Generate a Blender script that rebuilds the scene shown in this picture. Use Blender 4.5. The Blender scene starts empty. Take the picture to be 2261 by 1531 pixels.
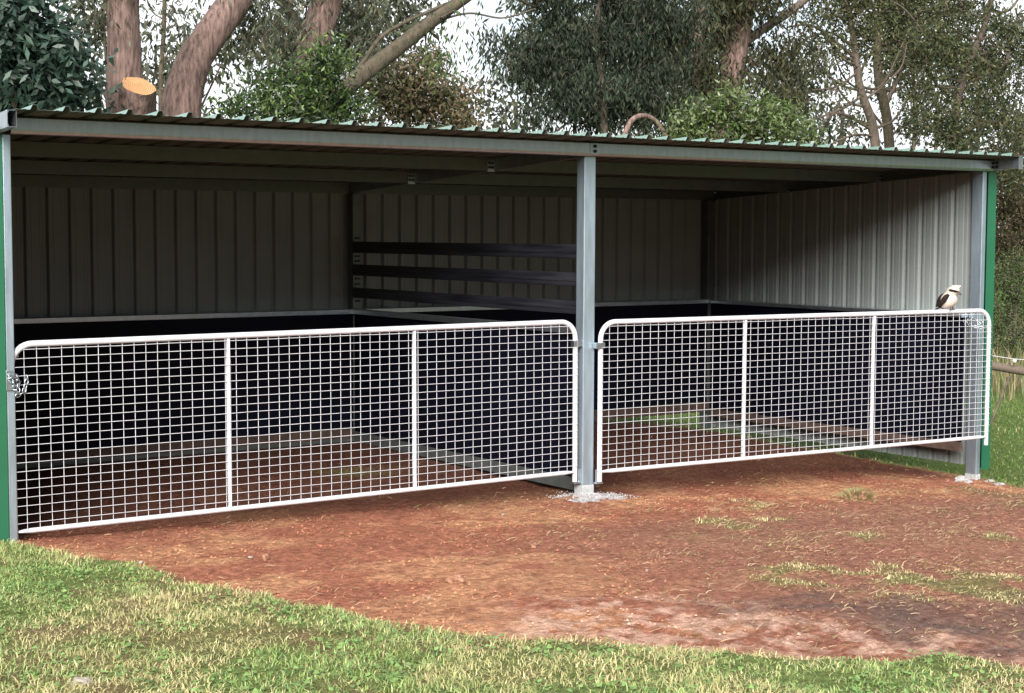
import bpy, math, random
import numpy as np
from mathutils import Vector, Matrix

# ------------------------------------------------------------------ camera, sky, sun, exposure
SC = bpy.context.scene
COL = SC.collection
CAMP = np.array([-2.9576, -9.4221, 1.8688]); YAW, PIT, ROL, FPX = 0.6091, 0.0717, 0.0037, 3514.04
fw = np.array([math.sin(YAW)*math.cos(PIT), math.cos(YAW)*math.cos(PIT), -math.sin(PIT)])
rt0 = np.array([math.cos(YAW), -math.sin(YAW), 0.0]); up0 = np.cross(rt0, fw)
rt = math.cos(ROL)*rt0 + math.sin(ROL)*up0; up = -math.sin(ROL)*rt0 + math.cos(ROL)*up0
cd = bpy.data.cameras.new('camera'); cam = bpy.data.objects.new('camera', cd); COL.objects.link(cam)
cd.sensor_width = 36; cd.lens = FPX/2261*36; cd.clip_start = .05; cd.clip_end = 2000
M = Matrix(((rt[0], up[0], -fw[0], CAMP[0]), (rt[1], up[1], -fw[1], CAMP[1]), (rt[2], up[2], -fw[2], CAMP[2]), (0, 0, 0, 1)))
cam.matrix_world = M; SC.camera = cam

SUN_EL, SUN_AZ = 31.0, 221.0          # azimuth, clockwise from +Y: the light comes from in front of the shed, left of the camera
W = bpy.data.worlds.new('World'); SC.world = W; W.use_nodes = True
nt = W.node_tree; nt.nodes.clear()
out = nt.nodes.new('ShaderNodeOutputWorld'); bg = nt.nodes.new('ShaderNodeBackground'); bg2 = nt.nodes.new('ShaderNodeBackground')
sky = nt.nodes.new('ShaderNodeTexSky'); sky.sky_type = 'NISHITA'; sky.sun_disc = False
sky.sun_elevation = math.radians(SUN_EL); sky.sun_rotation = math.radians(SUN_AZ)
nt.links.new(sky.outputs[0], bg.inputs[0]); bg.inputs[1].default_value = .07
tc = nt.nodes.new('ShaderNodeTexCoord'); nz = nt.nodes.new('ShaderNodeTexNoise'); nz.inputs['Scale'].default_value = 2.6
nz.inputs['Detail'].default_value = 7; nz.inputs['Roughness'].default_value = .55
rmp = nt.nodes.new('ShaderNodeValToRGB'); rmp.color_ramp.elements[0].position = .34; rmp.color_ramp.elements[1].position = .52
mixs = nt.nodes.new('ShaderNodeMixShader')
nt.links.new(tc.outputs['Generated'], nz.inputs['Vector']); nt.links.new(nz.outputs['Fac'], rmp.inputs[0])
nt.links.new(rmp.outputs[0], mixs.inputs[0]); nt.links.new(bg.outputs[0], mixs.inputs[1]); nt.links.new(bg2.outputs[0], mixs.inputs[2])
bg2.inputs[0].default_value = (.93, .96, 1.0, 1)
# cloud glow set bright beyond the shed, dimmed in front to darken its interior
sx_ = nt.nodes.new('ShaderNodeSeparateXYZ'); mr_ = nt.nodes.new('ShaderNodeMapRange'); nt.links.new(tc.outputs['Generated'], sx_.inputs[0]); nt.links.new(sx_.outputs['Y'], mr_.inputs['Value'])
mr_.inputs['From Min'].default_value = -.5; mr_.inputs['From Max'].default_value = .35; mr_.inputs['To Min'].default_value = .26; mr_.inputs['To Max'].default_value = .74
nt.links.new(mr_.outputs[0], bg2.inputs[1])
nt.links.new(mixs.outputs[0], out.inputs[0])
sd = bpy.data.lights.new('sun', 'SUN'); sun = bpy.data.objects.new('sun', sd); COL.objects.link(sun)
sd.energy = 4.6; sd.angle = math.radians(36); sd.color = (1, .965, .92)
a, e = math.radians(SUN_AZ), math.radians(SUN_EL)
sun.rotation_euler = Vector((math.sin(a)*math.cos(e), math.cos(a)*math.cos(e), math.sin(e))).to_track_quat('Z', 'Y').to_euler()
SC.view_settings.view_transform = 'Standard'; SC.view_settings.look = 'None'
SC.view_settings.exposure = 1.06; SC.view_settings.gamma = 1
try: SC.cycles.max_bounces = 8
except Exception: pass

RNG = np.random.default_rng(7); random.seed(7)
def at(px, py, Y):
    "the point of the plane y = Y seen at a pixel of the photograph: used once to read off where the far trees stand"
    d = fw + rt*(px-1130.5)/FPX - up*(py-765.5)/FPX
    return CAMP + d*((Y-CAMP[1])/d[1])
def mpp(px, py, Y): return float(np.dot(at(px, py, Y)-CAMP, fw))/FPX

# ------------------------------------------------------------------ noise in numpy
def _h(ix, iy, s):
    n = (ix.astype(np.int64)*374761393 + iy.astype(np.int64)*668265263 + s*974711) & 0xffffffff
    n = ((n ^ (n >> 13))*1274126177) & 0xffffffff
    return ((n ^ (n >> 16)) & 0xffff)/65535.0
def vn(x, y, s=0):
    ix, iy = np.floor(x), np.floor(y); fx, fy = x-ix, y-iy
    fx = fx*fx*(3-2*fx); fy = fy*fy*(3-2*fy)
    a, b, c, d = _h(ix, iy, s), _h(ix+1, iy, s), _h(ix, iy+1, s), _h(ix+1, iy+1, s)
    return (a*(1-fx)+b*fx)*(1-fy) + (c*(1-fx)+d*fx)*fy
def fbm(x, y, s=0, o=4):
    r, A, t = 0, .5, 0
    for k in range(o): r = r + A*vn(x*2**k+17*k, y*2**k-9*k, s+k); t += A; A *= .5
    return r/t
def ss(a, b, x):
    t = np.clip((x-a)/(b-a), 0, 1); return t*t*(3-2*t)

# ------------------------------------------------------------------ the ground
def gbase(x, y):
    xf = np.interp(x, [-8, 0, 4.3, 7.5, 8.8, 12, 20], [.06, 0, -.12, -.25, -.385, -.42, -.5])
    xb = np.interp(x, [-8, 1.2, 4.6, 7.3, 8.67, 12, 20], [-.08, -.087, -.085, -.13, -.27, -.36, -.5])
    t = np.clip(y/3.7, 0, 1); z = xf*(1-t)+xb*t
    z = z+np.clip(-y, 0, 12)*.02
    edge = np.interp(y, [-3, -1, 0, 1.5, 3.7], [8.6, 8.45, 8.86, 8.66, 8.5])
    z = z-.22*ss(0, .8, x-edge)*ss(-2.2, -.3, y)
    return z-.12*ss(3.9, 6, y)
def G(x, y):
    z = gbase(x, y) + (fbm(x*.9, y*.9, 3)-.5)*.05*ss(-.2, -2.5, y) + (fbm(x*3, y*3, 5)-.5)*.022
    return z
FRONT = np.array([(-3.2, .6), (-.9, .55), (-.19, .24), (-.09, .02), (-.02, -.17), (.13, -.78), (.36, -1.08), (.3, -1.71), (.43, -1.93), (.55, -2.45), (.68, -2.77), (.64, -2.93), (.71, -3.18), (.86, -3.43),
 (.98, -3.65), (1.32, -3.9), (1.45, -4.19), (1.76, -4.39), (1.92, -4.62), (2.2, -4.83), (2.52, -4.96), (2.57, -5.26), (2.9, -5.6), (4.6, -7.2), (9, -6), (9.2, -3), (8.5, -1), (8.9, 0), (8.74, 1.5), (8.62, 3.3), (8.0, 3.9), (6.6, 3.72), (0, 3.75), (-.02, .4)])
def inpoly(x, y, P):
    r = np.zeros(x.shape, bool); n = len(P)
    for i in range(n):
        x1, y1 = P[i]; x2, y2 = P[(i+1) % n]
        if y1 == y2: continue
        c = ((y1 > y) != (y2 > y)) & (x < (x2-x1)*(y-y1)/(y2-y1)+x1); r ^= c
    return r
STRIP = np.array([(3.45, -2.6), (3.7, -2.95), (4.0, -3.35), (4.5, -3.8), (5.2, -4.4), (4.7, -5.0), (3.83, -4.31), (3.55, -4.03), (3.3, -3.8), (3.08, -3.5), (3.1, -3.1)])
PA = np.array([(4.87, -.86), (5.2, -1.0), (4.35, -2.05), (3.8, -2.2), (3.7, -1.94)])
DARK = np.array([(2.5, -3.3), (2.8, -3.6), (3.1, -3.75), (3.5, -4.0), (3.9, -4.4), (4.5, -5.0), (3.6, -5.6), (2.81, -5.08), (2.75, -4.6), (2.7, -4.25), (2.45, -3.87)])
PALE = np.array([(1.6, -3.0), (2.2, -3.1), (2.6, -3.5), (2.62, -4.1), (2.9, -4.7), (3.3, -5.4), (2.6, -5.2), (1.9, -4.6), (1.3, -4.0), (1.1, -3.6)])
def soft(P, x, y, w=.12, s=11):
    "soft-edged membership, the edge made ragged by noise"
    r = 0
    jx = (fbm(x*5, y*5, s)-.5)*w*2.4; jy = (fbm(x*5, y*5, s+31)-.5)*w*2.4
    for k in range(6):
        a = k*1.047
        r = r+inpoly(x+jx+math.cos(a)*w*.55, y+jy+math.sin(a)*w*.55, P)
    return r/6.0
def grassness(x, y):
    d = soft(FRONT, x, y, .10)
    s = soft(STRIP, x, y, .22, 40)*ss(.40, .56, fbm(x*5, y*5, 60)); p = soft(PA, x, y, .25, 50)*ss(.42, .62, fbm(x*4, y*4, 61))
    g = np.maximum(1-d, np.maximum(s*.62, p*.5))
    inside = (y > .3) & (y < 3.7) & (x > 0) & (x < 8.5)
    tuft = ss(.62, .74, fbm(x*2.1, y*2.1, 70))*ss(2.6, 4.5, x)*(~inside)*ss(-.3, -.8, y)*.5
    g = np.maximum(g, tuft*d)
    ins = np.exp(-(((x-3.4)/.3)**2+((y-1.9)/.25)**2))*.55
    return np.clip(np.maximum(g, ins), 0, 1)

# ------------------------------------------------------------------ materials
def N(nt, t, **k):
    n = nt.nodes.new(t)
    for a, b in k.items(): setattr(n, a, b)
    return n
def mat(name, col, rough=.7, metal=0, var=.12, scale=8, bump=.0, bscale=60, spec=.5, stretch=(1, 1, 1), col2=None, attr=None, trans=0):
    m = bpy.data.materials.new(name); m.use_nodes = True; t = m.node_tree; b = t.nodes['Principled BSDF']
    tcn = N(t, 'ShaderNodeTexCoord'); mp = N(t, 'ShaderNodeMapping'); mp.inputs['Scale'].default_value = stretch
    t.links.new(tcn.outputs['Object'], mp.inputs[0])
    n = N(t, 'ShaderNodeTexNoise'); n.inputs['Scale'].default_value = scale; n.inputs['Detail'].default_value = 6; n.inputs['Roughness'].default_value = .6
    t.links.new(mp.outputs[0], n.inputs['Vector'])
    r = N(t, 'ShaderNodeValToRGB'); r.color_ramp.elements[0].position = .3; r.color_ramp.elements[1].position = .7
    c2 = col2 or tuple(min(1, c*(1+var)) for c in col); c1 = col if col2 else tuple(c*(1-var) for c in col)
    r.color_ramp.elements[0].color = (*c1, 1); r.color_ramp.elements[1].color = (*c2, 1)
    t.links.new(n.outputs['Fac'], r.inputs[0])
    if attr:
        at_ = N(t, 'ShaderNodeAttribute'); at_.attribute_name = attr
        mx = N(t, 'ShaderNodeMix', data_type='RGBA', blend_type='MULTIPLY'); mx.inputs['Factor'].default_value = 1
        t.links.new(at_.outputs['Color'], mx.inputs['A']); t.links.new(r.outputs[0], mx.inputs['B']); src = mx.outputs['Result']
    else: src = r.outputs[0]
    t.links.new(src, b.inputs['Base Color'])
    b.inputs['Roughness'].default_value = rough; b.inputs['Metallic'].default_value = metal; b.inputs['Specular IOR Level'].default_value = spec
    if metal:
        mr = N(t, 'ShaderNodeMapRange'); mr.inputs['To Min'].default_value = rough-.1; mr.inputs['To Max'].default_value = rough+.14
        t.links.new(n.outputs['Fac'], mr.inputs['Value']); t.links.new(mr.outputs[0], b.inputs['Roughness'])
    if bump:
        n2 = N(t, 'ShaderNodeTexNoise'); n2.inputs['Scale'].default_value = bscale; n2.inputs['Detail'].default_value = 8; n2.inputs['Roughness'].default_value = .65
        t.links.new(mp.outputs[0], n2.inputs['Vector'])
        bp = N(t, 'ShaderNodeBump'); bp.inputs['Strength'].default_value = bump; bp.inputs['Distance'].default_value = .02
        t.links.new(n2.outputs['Fac'], bp.inputs['Height']); t.links.new(bp.outputs[0], b.inputs['Normal'])
    if trans:
        tr = N(t, 'ShaderNodeBsdfTranslucent'); t.links.new(src, tr.inputs[0])
        ms = N(t, 'ShaderNodeMixShader'); ms.inputs[0].default_value = trans
        t.links.new(b.outputs[0], ms.inputs[1]); t.links.new(tr.outputs[0], ms.inputs[2])
        t.links.new(ms.outputs[0], t.nodes['Material Output'].inputs[0])
    return m
m_galv = mat('galvanised_steel', (.42, .46, .50), .36, .95, .16, 22, .04, 200, stretch=(1, 1, .35))
m_post = mat('galvanised_post', (.43, .53, .61), .40, .8, .14, 18, .04, 200, stretch=(1, 1, .15))
m_purl = mat('purlin_steel', (.12, .135, .13), .5, .6, .15, 12, 0)
m_white = mat('white_gate_paint', (.55, .55, .585), .4, 0, .14, 7)
m_green = mat('green_painted_steel', (.014, .105, .052), .45, 0, .08, 3)
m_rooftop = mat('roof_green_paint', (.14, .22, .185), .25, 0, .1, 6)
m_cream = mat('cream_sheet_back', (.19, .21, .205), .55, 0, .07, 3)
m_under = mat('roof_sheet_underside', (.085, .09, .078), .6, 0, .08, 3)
m_rubber = mat('black_lining', (.0016, .0018, .005), .6, 0, .4, 3, spec=.12, col2=(.003, .004, .012))
m_rail = mat('dark_rail', (.006, .007, .011), .3, 0, .5, 20, .15, 30, stretch=(1, .08, 1), col2=(.03, .03, .037))
m_wood = mat('weathered_timber', (.07, .05, .036), .85, 0, .3, 14, .4, 60, stretch=(6, 6, .8), col2=(.16, .125, .095))
m_redwood = mat('timber_sleeper', (.045, .024, .018), .85, 0, .3, 14, .3, 60, col2=(.09, .055, .04))
m_bolt = mat('dark_bolt', (.03, .03, .035), .5, .5, .2, 30)
m_concrete = mat('dry_cement', (.19, .18, .18), .95, 0, .2, 30, .6, 80, col2=(.44, .42, .42))
m_lime = mat('cement_stained_steel', (.26, .27, .28), .85, .1, .25, 22, .2, 80, col2=(.50, .51, .52))
m_cut = mat('fresh_cut_wood', (.50, .25, .10), .8, 0, .2, 12, .1, 60, col2=(.62, .36, .17))
m_leaf = mat('leaf', (.95, .95, .95), .45, 0, .12, 3, attr='tint', trans=.2)
m_leafm = mat('leaf_matt', (.95, .95, .95), .75, 0, .12, 3, attr='tint', trans=.15, spec=.2)
m_grass = mat('grass_blade', (1, 1, 1), .5, 0, .12, 5, attr='tint', trans=.35)
m_bark = mat('pink_bark', (.035, .021, .018), .9, 0, .3, 8, 1.0, 14, stretch=(3, 3, .55), col2=(.27, .175, .148))
m_barkd = mat('dark_bark', (.055, .042, .034), .9, 0, .3, 6, .9, 16, stretch=(3, 3, .7), col2=(.15, .115, .09))
m_barkp = mat('mossy_bark', (.03, .027, .015), .9, 0, .3, 9, 1.0, 18, stretch=(2, 2, 1), col2=(.105, .083, .055))
m_stone = mat('clod_stone', (.13, .055, .032), .95, 0, .3, 40, .6, 60, col2=(.42, .22, .13))
m_pebble = mat('pale_pebble', (.30, .26, .22), .8, 0, .2, 40)

# ground: soil and thatch colours plus painted shed shade come from the terrain data, the fine clods from noise
def ground_mat():
    m = bpy.data.materials.new('soil'); m.use_nodes = True; t = m.node_tree; b = t.nodes['Principled BSDF']
    tcn = N(t, 'ShaderNodeTexCoord'); A = N(t, 'ShaderNodeAttribute'); A.attribute_name = 'tint'
    n1 = N(t, 'ShaderNodeTexNoise'); n1.inputs['Scale'].default_value = 21; n1.inputs['Detail'].default_value = 9; n1.inputs['Roughness'].default_value = .72
    n2 = N(t, 'ShaderNodeTexNoise'); n2.inputs['Scale'].default_value = 55; n2.inputs['Detail'].default_value = 5; n2.inputs['Roughness'].default_value = .7
    for n in (n1, n2): t.links.new(tcn.outputs['Object'], n.inputs['Vector'])
    r = N(t, 'ShaderNodeValToRGB'); cr = r.color_ramp; cr.elements[0].position = .33; cr.elements[1].position = .68
    cr.elements[0].color = (.52, .47, .46, 1); cr.elements[1].color = (1.65, 1.75, 1.85, 1); e = cr.elements.new(.5); e.color = (1.02, 1.02, 1.02, 1)
    t.links.new(n1.outputs['Fac'], r.inputs[0])
    mx = N(t, 'ShaderNodeMix', data_type='RGBA', blend_type='MULTIPLY', clamp_result=False); mx.inputs['Factor'].default_value = 1
    t.links.new(A.outputs['Color'], mx.inputs['A']); t.links.new(r.outputs[0], mx.inputs['B']); t.links.new(mx.outputs['Result'], b.inputs['Base Color'])
    b.inputs['Roughness'].default_value = .95; b.inputs['Specular IOR Level'].default_value = .15
    ad = N(t, 'ShaderNodeMath', operation='ADD'); t.links.new(n1.outputs['Fac'], ad.inputs[0]); t.links.new(n2.outputs['Fac'], ad.inputs[1])
    bp = N(t, 'ShaderNodeBump'); bp.inputs['Strength'].default_value = 1.0; bp.inputs['Distance'].default_value = .05
    t.links.new(ad.outputs[0], bp.inputs['Height']); t.links.new(bp.outputs[0], b.inputs['Normal'])
    return m
m_soil = ground_mat()

# ------------------------------------------------------------------ mesh helpers
def link(name, me, m, parent=None):
    o = bpy.data.objects.new(name, me); COL.objects.link(o)
    for x in (m if isinstance(m, (list, tuple)) else [m]): me.materials.append(x)
    if parent: o.parent = parent
    return o
def tag(o, label, cat=None, group=None, kind=None):
    if label: o['label'] = label
    if cat: o['category'] = cat
    if group: o['group'] = group
    if kind: o['kind'] = kind
    return o
def empty(name, loc, label, cat, group=None, rz=0):
    o = bpy.data.objects.new(name, None); COL.objects.link(o); o.location = loc; o.rotation_euler = (0, 0, rz)
    o.empty_display_size = .1
    return tag(o, label, cat, group)
class MB:
    def __init__(s): s.v = []; s.f = []; s.mi = []; s.sm = []
    def add(s, vs, fs, mi=0, smooth=False):
        b = len(s.v); s.v += [tuple(map(float, v)) for v in vs]; s.f += [tuple(i+b for i in f) for f in fs]; s.mi += [mi]*len(fs); s.sm += [smooth]*len(fs); return s
    def box(s, x0, x1, y0, y1, z0, z1, mi=0, shear=0):
        "a box; shear tilts it along y (dz per metre of y)"
        vs = [(x, y, z+shear*y) for x in (x0, x1) for y in (y0, y1) for z in (z0, z1)]
        return s.add(vs, [(0, 1, 3, 2), (4, 6, 7, 5), (0, 4, 5, 1), (2, 3, 7, 6), (0, 2, 6, 4), (1, 5, 7, 3)], mi)
    def prism(s, prof, axis, a, b, mi=0, smooth=False, shear=0, caps=True):
        "closed 2-D profile pushed along an axis"
        n = len(prof); vs = []
        for t in (a, b):
            for p, q in prof:
                v = {'x': (t, p, q), 'y': (p, t, q), 'z': (p, q, t)}[axis]
                vs.append((v[0], v[1], v[2]+shear*v[1]))
        fs = [(i, (i+1) % n, n+(i+1) % n, n+i) for i in range(n)]
        s.add(vs, fs, mi, smooth)
        if caps: s.add(vs, [tuple(range(n))[::-1], tuple(range(n, 2*n))], mi)
        return s
    def tube(s, pts, rad, n=8, mi=0, caps=True, wob=0, seed=0, flat=None):
        pts = [np.array(p, float) for p in pts]; k = len(pts); vs = []
        rad = [rad]*k if np.isscalar(rad) else list(rad)
        rs = np.random.default_rng(seed); u = None
        ph = rs.random(6)*6.28
        for i, p in enumerate(pts):
            d = pts[min(i+1, k-1)]-pts[max(i-1, 0)]; d = d/(np.linalg.norm(d)+1e-9)
            if u is None: u = np.cross(d, (0, 0, 1)) if abs(d[2]) < .9 else np.cross(d, (1, 0, 0))
            u = u-d*np.dot(u, d); u = u/np.linalg.norm(u); w = np.cross(d, u)
            for j in range(n):
                a = 2*math.pi*j/n; r = rad[i]
                if wob: r *= 1+wob*(math.sin(2*a+ph[0]+i*.11)*.5+math.sin(3*a+ph[1]-i*.17)*.4+math.sin(7*a+ph[2]+i*.05)*.25)+wob*.5*(rs.random()-.5)
                vs.append(p+u*math.cos(a)*r+w*math.sin(a)*r*(flat[i] if flat else 1))
        fs = [(i*n+j, i*n+(j+1) % n, (i+1)*n+(j+1) % n, (i+1)*n+j) for i in range(k-1) for j in range(n)]
        s.add(vs, fs, mi, True)
        if caps: s.add(vs, [tuple(range(n))[::-1], tuple(range((k-1)*n, k*n))], mi)
        return s
    def build(s, name, m, parent=None, bevel=0):
        me = bpy.data.meshes.new(name); me.from_pydata(s.v, [], s.f)
        me.polygons.foreach_set('material_index', s.mi); me.polygons.foreach_set('use_smooth', s.sm); me.update()
        o = link(name, me, m, parent)
        if bevel:
            md = o.modifiers.new('bevel', 'BEVEL'); md.width = bevel; md.segments = 2; md.limit_method = 'ANGLE'; md.angle_limit = .6
        return o
def npmesh(name, V, F, m, col=None, parent=None, smooth=False):
    me = bpy.data.meshes.new(name); k = F.shape[1]
    me.vertices.add(len(V)); me.vertices.foreach_set('co', V.astype(np.float32).ravel())
    me.loops.add(F.size); me.loops.foreach_set('vertex_index', F.astype(np.int32).ravel())
    me.polygons.add(len(F)); me.polygons.foreach_set('loop_start', np.arange(0, F.size, k, dtype=np.int32))
    me.polygons.foreach_set('loop_total', np.full(len(F), k, np.int32))
    if smooth: me.polygons.foreach_set('use_smooth', np.ones(len(F), bool))
    if col is not None:
        a = me.attributes.new('tint', 'FLOAT_COLOR', 'POINT')
        c = np.ones((len(V), 4), np.float32); c[:, :3] = col; a.data.foreach_set('color', c.ravel())
    me.update(calc_edges=True)
    return link(name, me, m, parent)

# ------------------------------------------------------------------ ground sheet
def ax(lo, hi, step, far):
    c = np.arange(lo, hi+step/2, step); o = []; d = step*2; p = hi
    while p < far: p += d; d *= 1.35; o.append(p)
    l = []; d = step*2; p = lo
    while p > -far: p -= d; d *= 1.35; l.append(p)
    return np.array(l[::-1]+c.tolist()+o)
gx, gy = ax(-2.4, 9.6, .026, 420), ax(-6.4, 4.6, .026, 420)
X, Y = np.meshgrid(gx, gy, indexing='ij'); x, y = X.ravel(), Y.ravel()
gn = grassness(x, y)
z = G(x, y)
z = z+(fbm(x*9, y*9, 21)-.5)*.02+(fbm(x*22, y*22, 23, 3)-.5)*.012*(1-gn)
rough = soft(PALE, x, y, .3, 90)+soft(DARK, x, y, .3, 91)*.6+ss(2.5, 5, x)*ss(0, -.6, y)*.5
z = z+np.clip(rough, 0, 1)*(fbm(x*12, y*12, 25, 4)-.5)*.035
# tuft clods and a low rim of turf
z = z+.018*gn
def mixc(a, b, t): return a*(1-t[:, None])+b*t[:, None]
def soilcol(x, y, gn):
    c = np.tile(np.array([.43, .168, .10]), (len(x), 1))
    f1 = fbm(x*1.8, y*2.6, 31, 5); f2 = fbm(x*8, y*8, 33, 5)
    c = mixc(c, np.array([.62, .32, .17]), ss(.46, .60, f1)*.7)
    c = mixc(c, np.array([.33, .125, .078]), ss(.50, .60, f2)*.45)
    c = mixc(c, np.array([.30, .145, .10]), ss(2.2, 4.6, x-y*.3)*ss(-.8, -1.6, y)*.75)
    c = mixc(c, np.array([.78, .50, .38]), np.clip(soft(PALE, x, y, .3, 90), 0, 1)*ss(.44, .53, fbm(x*12, y*12, 35, 5))*.6)
    c = mixc(c, np.array([.165, .105, .088]), np.clip(soft(DARK, x, y, .35, 91), 0, 1)*(.55+.45*ss(.35, .6, fbm(x*2, y*2, 36))))
    c = mixc(c, np.array([.075, .027, .017]), ss(-.35, .6, y)*ss(9, 8.7, x)*(y < 3.9)*.88)      # roof shade painted into the floor colour, fading in at the front
    thatch = mixc(np.tile(np.array([.20, .145, .07]), (len(x), 1)), np.array([.15, .19, .055]), ss(.35, .6, fbm(x*2, y*2, 41)))
    c = mixc(c, thatch, gn)
    return c
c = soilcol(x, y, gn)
far = (x > 10) | (x < -3) | (y > 5) | (y < -7)
c = np.where(far[:, None], np.array([.11, .16, .04])*(.8+.4*fbm(x*.5, y*.5, 44))[:, None], c)
nx, ny = len(gx), len(gy); I = np.arange(nx*ny).reshape(nx, ny)
Fq = np.stack([I[:-1, :-1].ravel(), I[1:, :-1].ravel(), I[1:, 1:].ravel(), I[:-1, 1:].ravel()], 1)
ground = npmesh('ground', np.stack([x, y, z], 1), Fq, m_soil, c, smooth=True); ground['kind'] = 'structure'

# ------------------------------------------------------------------ grass
def blades(n, xr, yr, dens, hmin, hmax, wid, tint, name, bend=.5, seed=1, mask=None, lift=.0):
    r = np.random.default_rng(seed); x = r.uniform(*xr, n); y = r.uniform(*yr, n)
    p = dens(x, y); k = r.random(n) < p; x, y, p = x[k], y[k], p[k]; n = len(x)
    h = (hmin+(hmax-hmin)*r.random(n)**1.6)*(.55+.9*fbm(x*3, y*3, 51))*(1-.4*inpoly(x, y, FRONT)); a = r.random(n)*6.283; b = a+r.normal(0, .5, n)
    z = G(x, y)+lift; w = wid*(.6+.8*r.random(n)); ln = bend*(.3+1.2*r.random(n))
    ca, sa = np.cos(a+1.57), np.sin(a+1.57); P0 = np.stack([x, y, z-.004], 1); S = np.stack([ca, sa, ca*0], 1)*w[:, None]*.5
    D = np.stack([np.cos(b), np.sin(b), 0*b], 1)
    m = P0+np.stack([0*h, 0*h, h*.62], 1)+D*(h*ln*.35)[:, None]; t = P0+np.stack([0*h, 0*h, h*np.clip(1.05-ln*.35, .35, 1)], 1)+D*(h*ln)[:, None]
    V = np.stack([P0-S, P0+S, m+S*.8, m-S*.8, t], 1).reshape(-1, 3); i = np.arange(n)*5
    F = np.concatenate([np.stack([i, i+1, i+2], 1), np.stack([i, i+2, i+3], 1), np.stack([i+3, i+2, i+4], 1)])
    return V, F, np.repeat(tint(x, y, r), 5, 0)
def lawn(x, y, r):
    n = len(x); d = np.clip(ss(.42, .62, fbm(x*1.6+3, y*1.6, 77))+.35*(fbm(x*6, y*6, 78)-.5)+r.normal(0, .2, n), 0, 1)
    edge = np.clip(soft(FRONT, x, y, .5, 12)*1.2, 0, 1); d = np.clip(d*.72+edge*.22+(r.random(n) < .16)*.6, 0, 1)
    g = np.where((r.random(n) < .5)[:, None], np.array([.235, .345, .085]), np.array([.36, .46, .17]))
    d = np.clip(d+.35*inpoly(x, y, FRONT)*(r.random(n) < .6), 0, 1)
    g = mixc(g, np.array([.10, .24, .07]), (r.random(n) < .2)*1.0)
    s = np.where((r.random(n) < .5)[:, None], np.array([.52, .45, .21]), np.array([.68, .54, .32]))
    return np.clip(mixc(g, s, d)*(.8+.6*r.random(n))[:, None], 0, 1)
def dens_l(x, y): return np.where(grassness(x, y) > .25, np.clip(grassness(x, y)*1.1, 0, 1), 0)*(.55+.45*ss(.3, .55, fbm(x*4, y*4, 79)))
def visible(x, y, m=140):
    "only where the picture, or one from a step aside, can see it"
    q = np.stack([x, y, 0*x-.1], 1)-CAMP; zz = q@fw; u = 1130+FPX*(q@rt)/zz; v = 765-FPX*(q@up)/zz
    return (zz > 1) & (u > -m*3) & (u < 2261+m*3) & (v < 1531+m*2)
dl = lambda x, y: dens_l(x, y)*visible(x, y)
V, F, C_ = blades(760000, (-2.3, 5.6), (-6.2, 1.0), dl, .016, .060, .0050, lawn, 'g', .9, 1)
lawn_o = npmesh('lawn_grass', V, F, m_grass, C_)
tag(lawn_o, 'short patchy green and straw coloured grass in front of the red dirt', 'grass', kind='stuff')
V, F, C_ = blades(200000, (8.0, 22), (-2.5, 14), lambda x, y: (1-soft(FRONT, x, y, .12))*visible(x, y)*((x > 8.2) | (y > 3.6)), .02, .075, .010, lambda x, y, r: np.where((r.random(len(x)) < .2)[:, None], np.array([.32, .29, .13]), np.array([.11, .20, .035]))*(.7+.6*r.random(len(x)))[:, None], 'g', .6, 2)
o = npmesh('paddock_grass', V, F, m_grass, C_); tag(o, 'lush green grass of the paddock right of the shed', 'grass', kind='stuff')
V, F, C_ = blades(16000, (6.2, 9.4), (3.9, 6.0), lambda x, y: visible(x, y)*1.0, .03, .10, .008, lambda x, y, r: np.array([.20, .34, .07])*(.6+.8*r.random(len(x)))[:, None], 'g', .6, 3)
o = npmesh('verge_grass', V, F, m_grass, C_); tag(o, 'bright grass seen through the gap below the shed back wall', 'grass', kind='stuff')
def tallt(x, y, r): return np.where((r.random(len(x)) < .6)[:, None], np.array([.34, .27, .15]), np.array([.14, .19, .06]))*(.55+.7*r.random(len(x)))[:, None]
V, F, C_ = blades(42000, (13.5, 34), (5.5, 20), lambda x, y: visible(x, y)*ss(.3, .5, fbm(x*.6, y*.6, 88))*ss(5.5, 7.5, y-(x-14)*.15), .25, .85, .016, tallt, 'g', .35, 4)
o = npmesh('tall_grass', V, F, m_grass, C_); tag(o, 'tall dry seeding grass behind the log rail fence', 'grass', kind='stuff')

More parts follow.
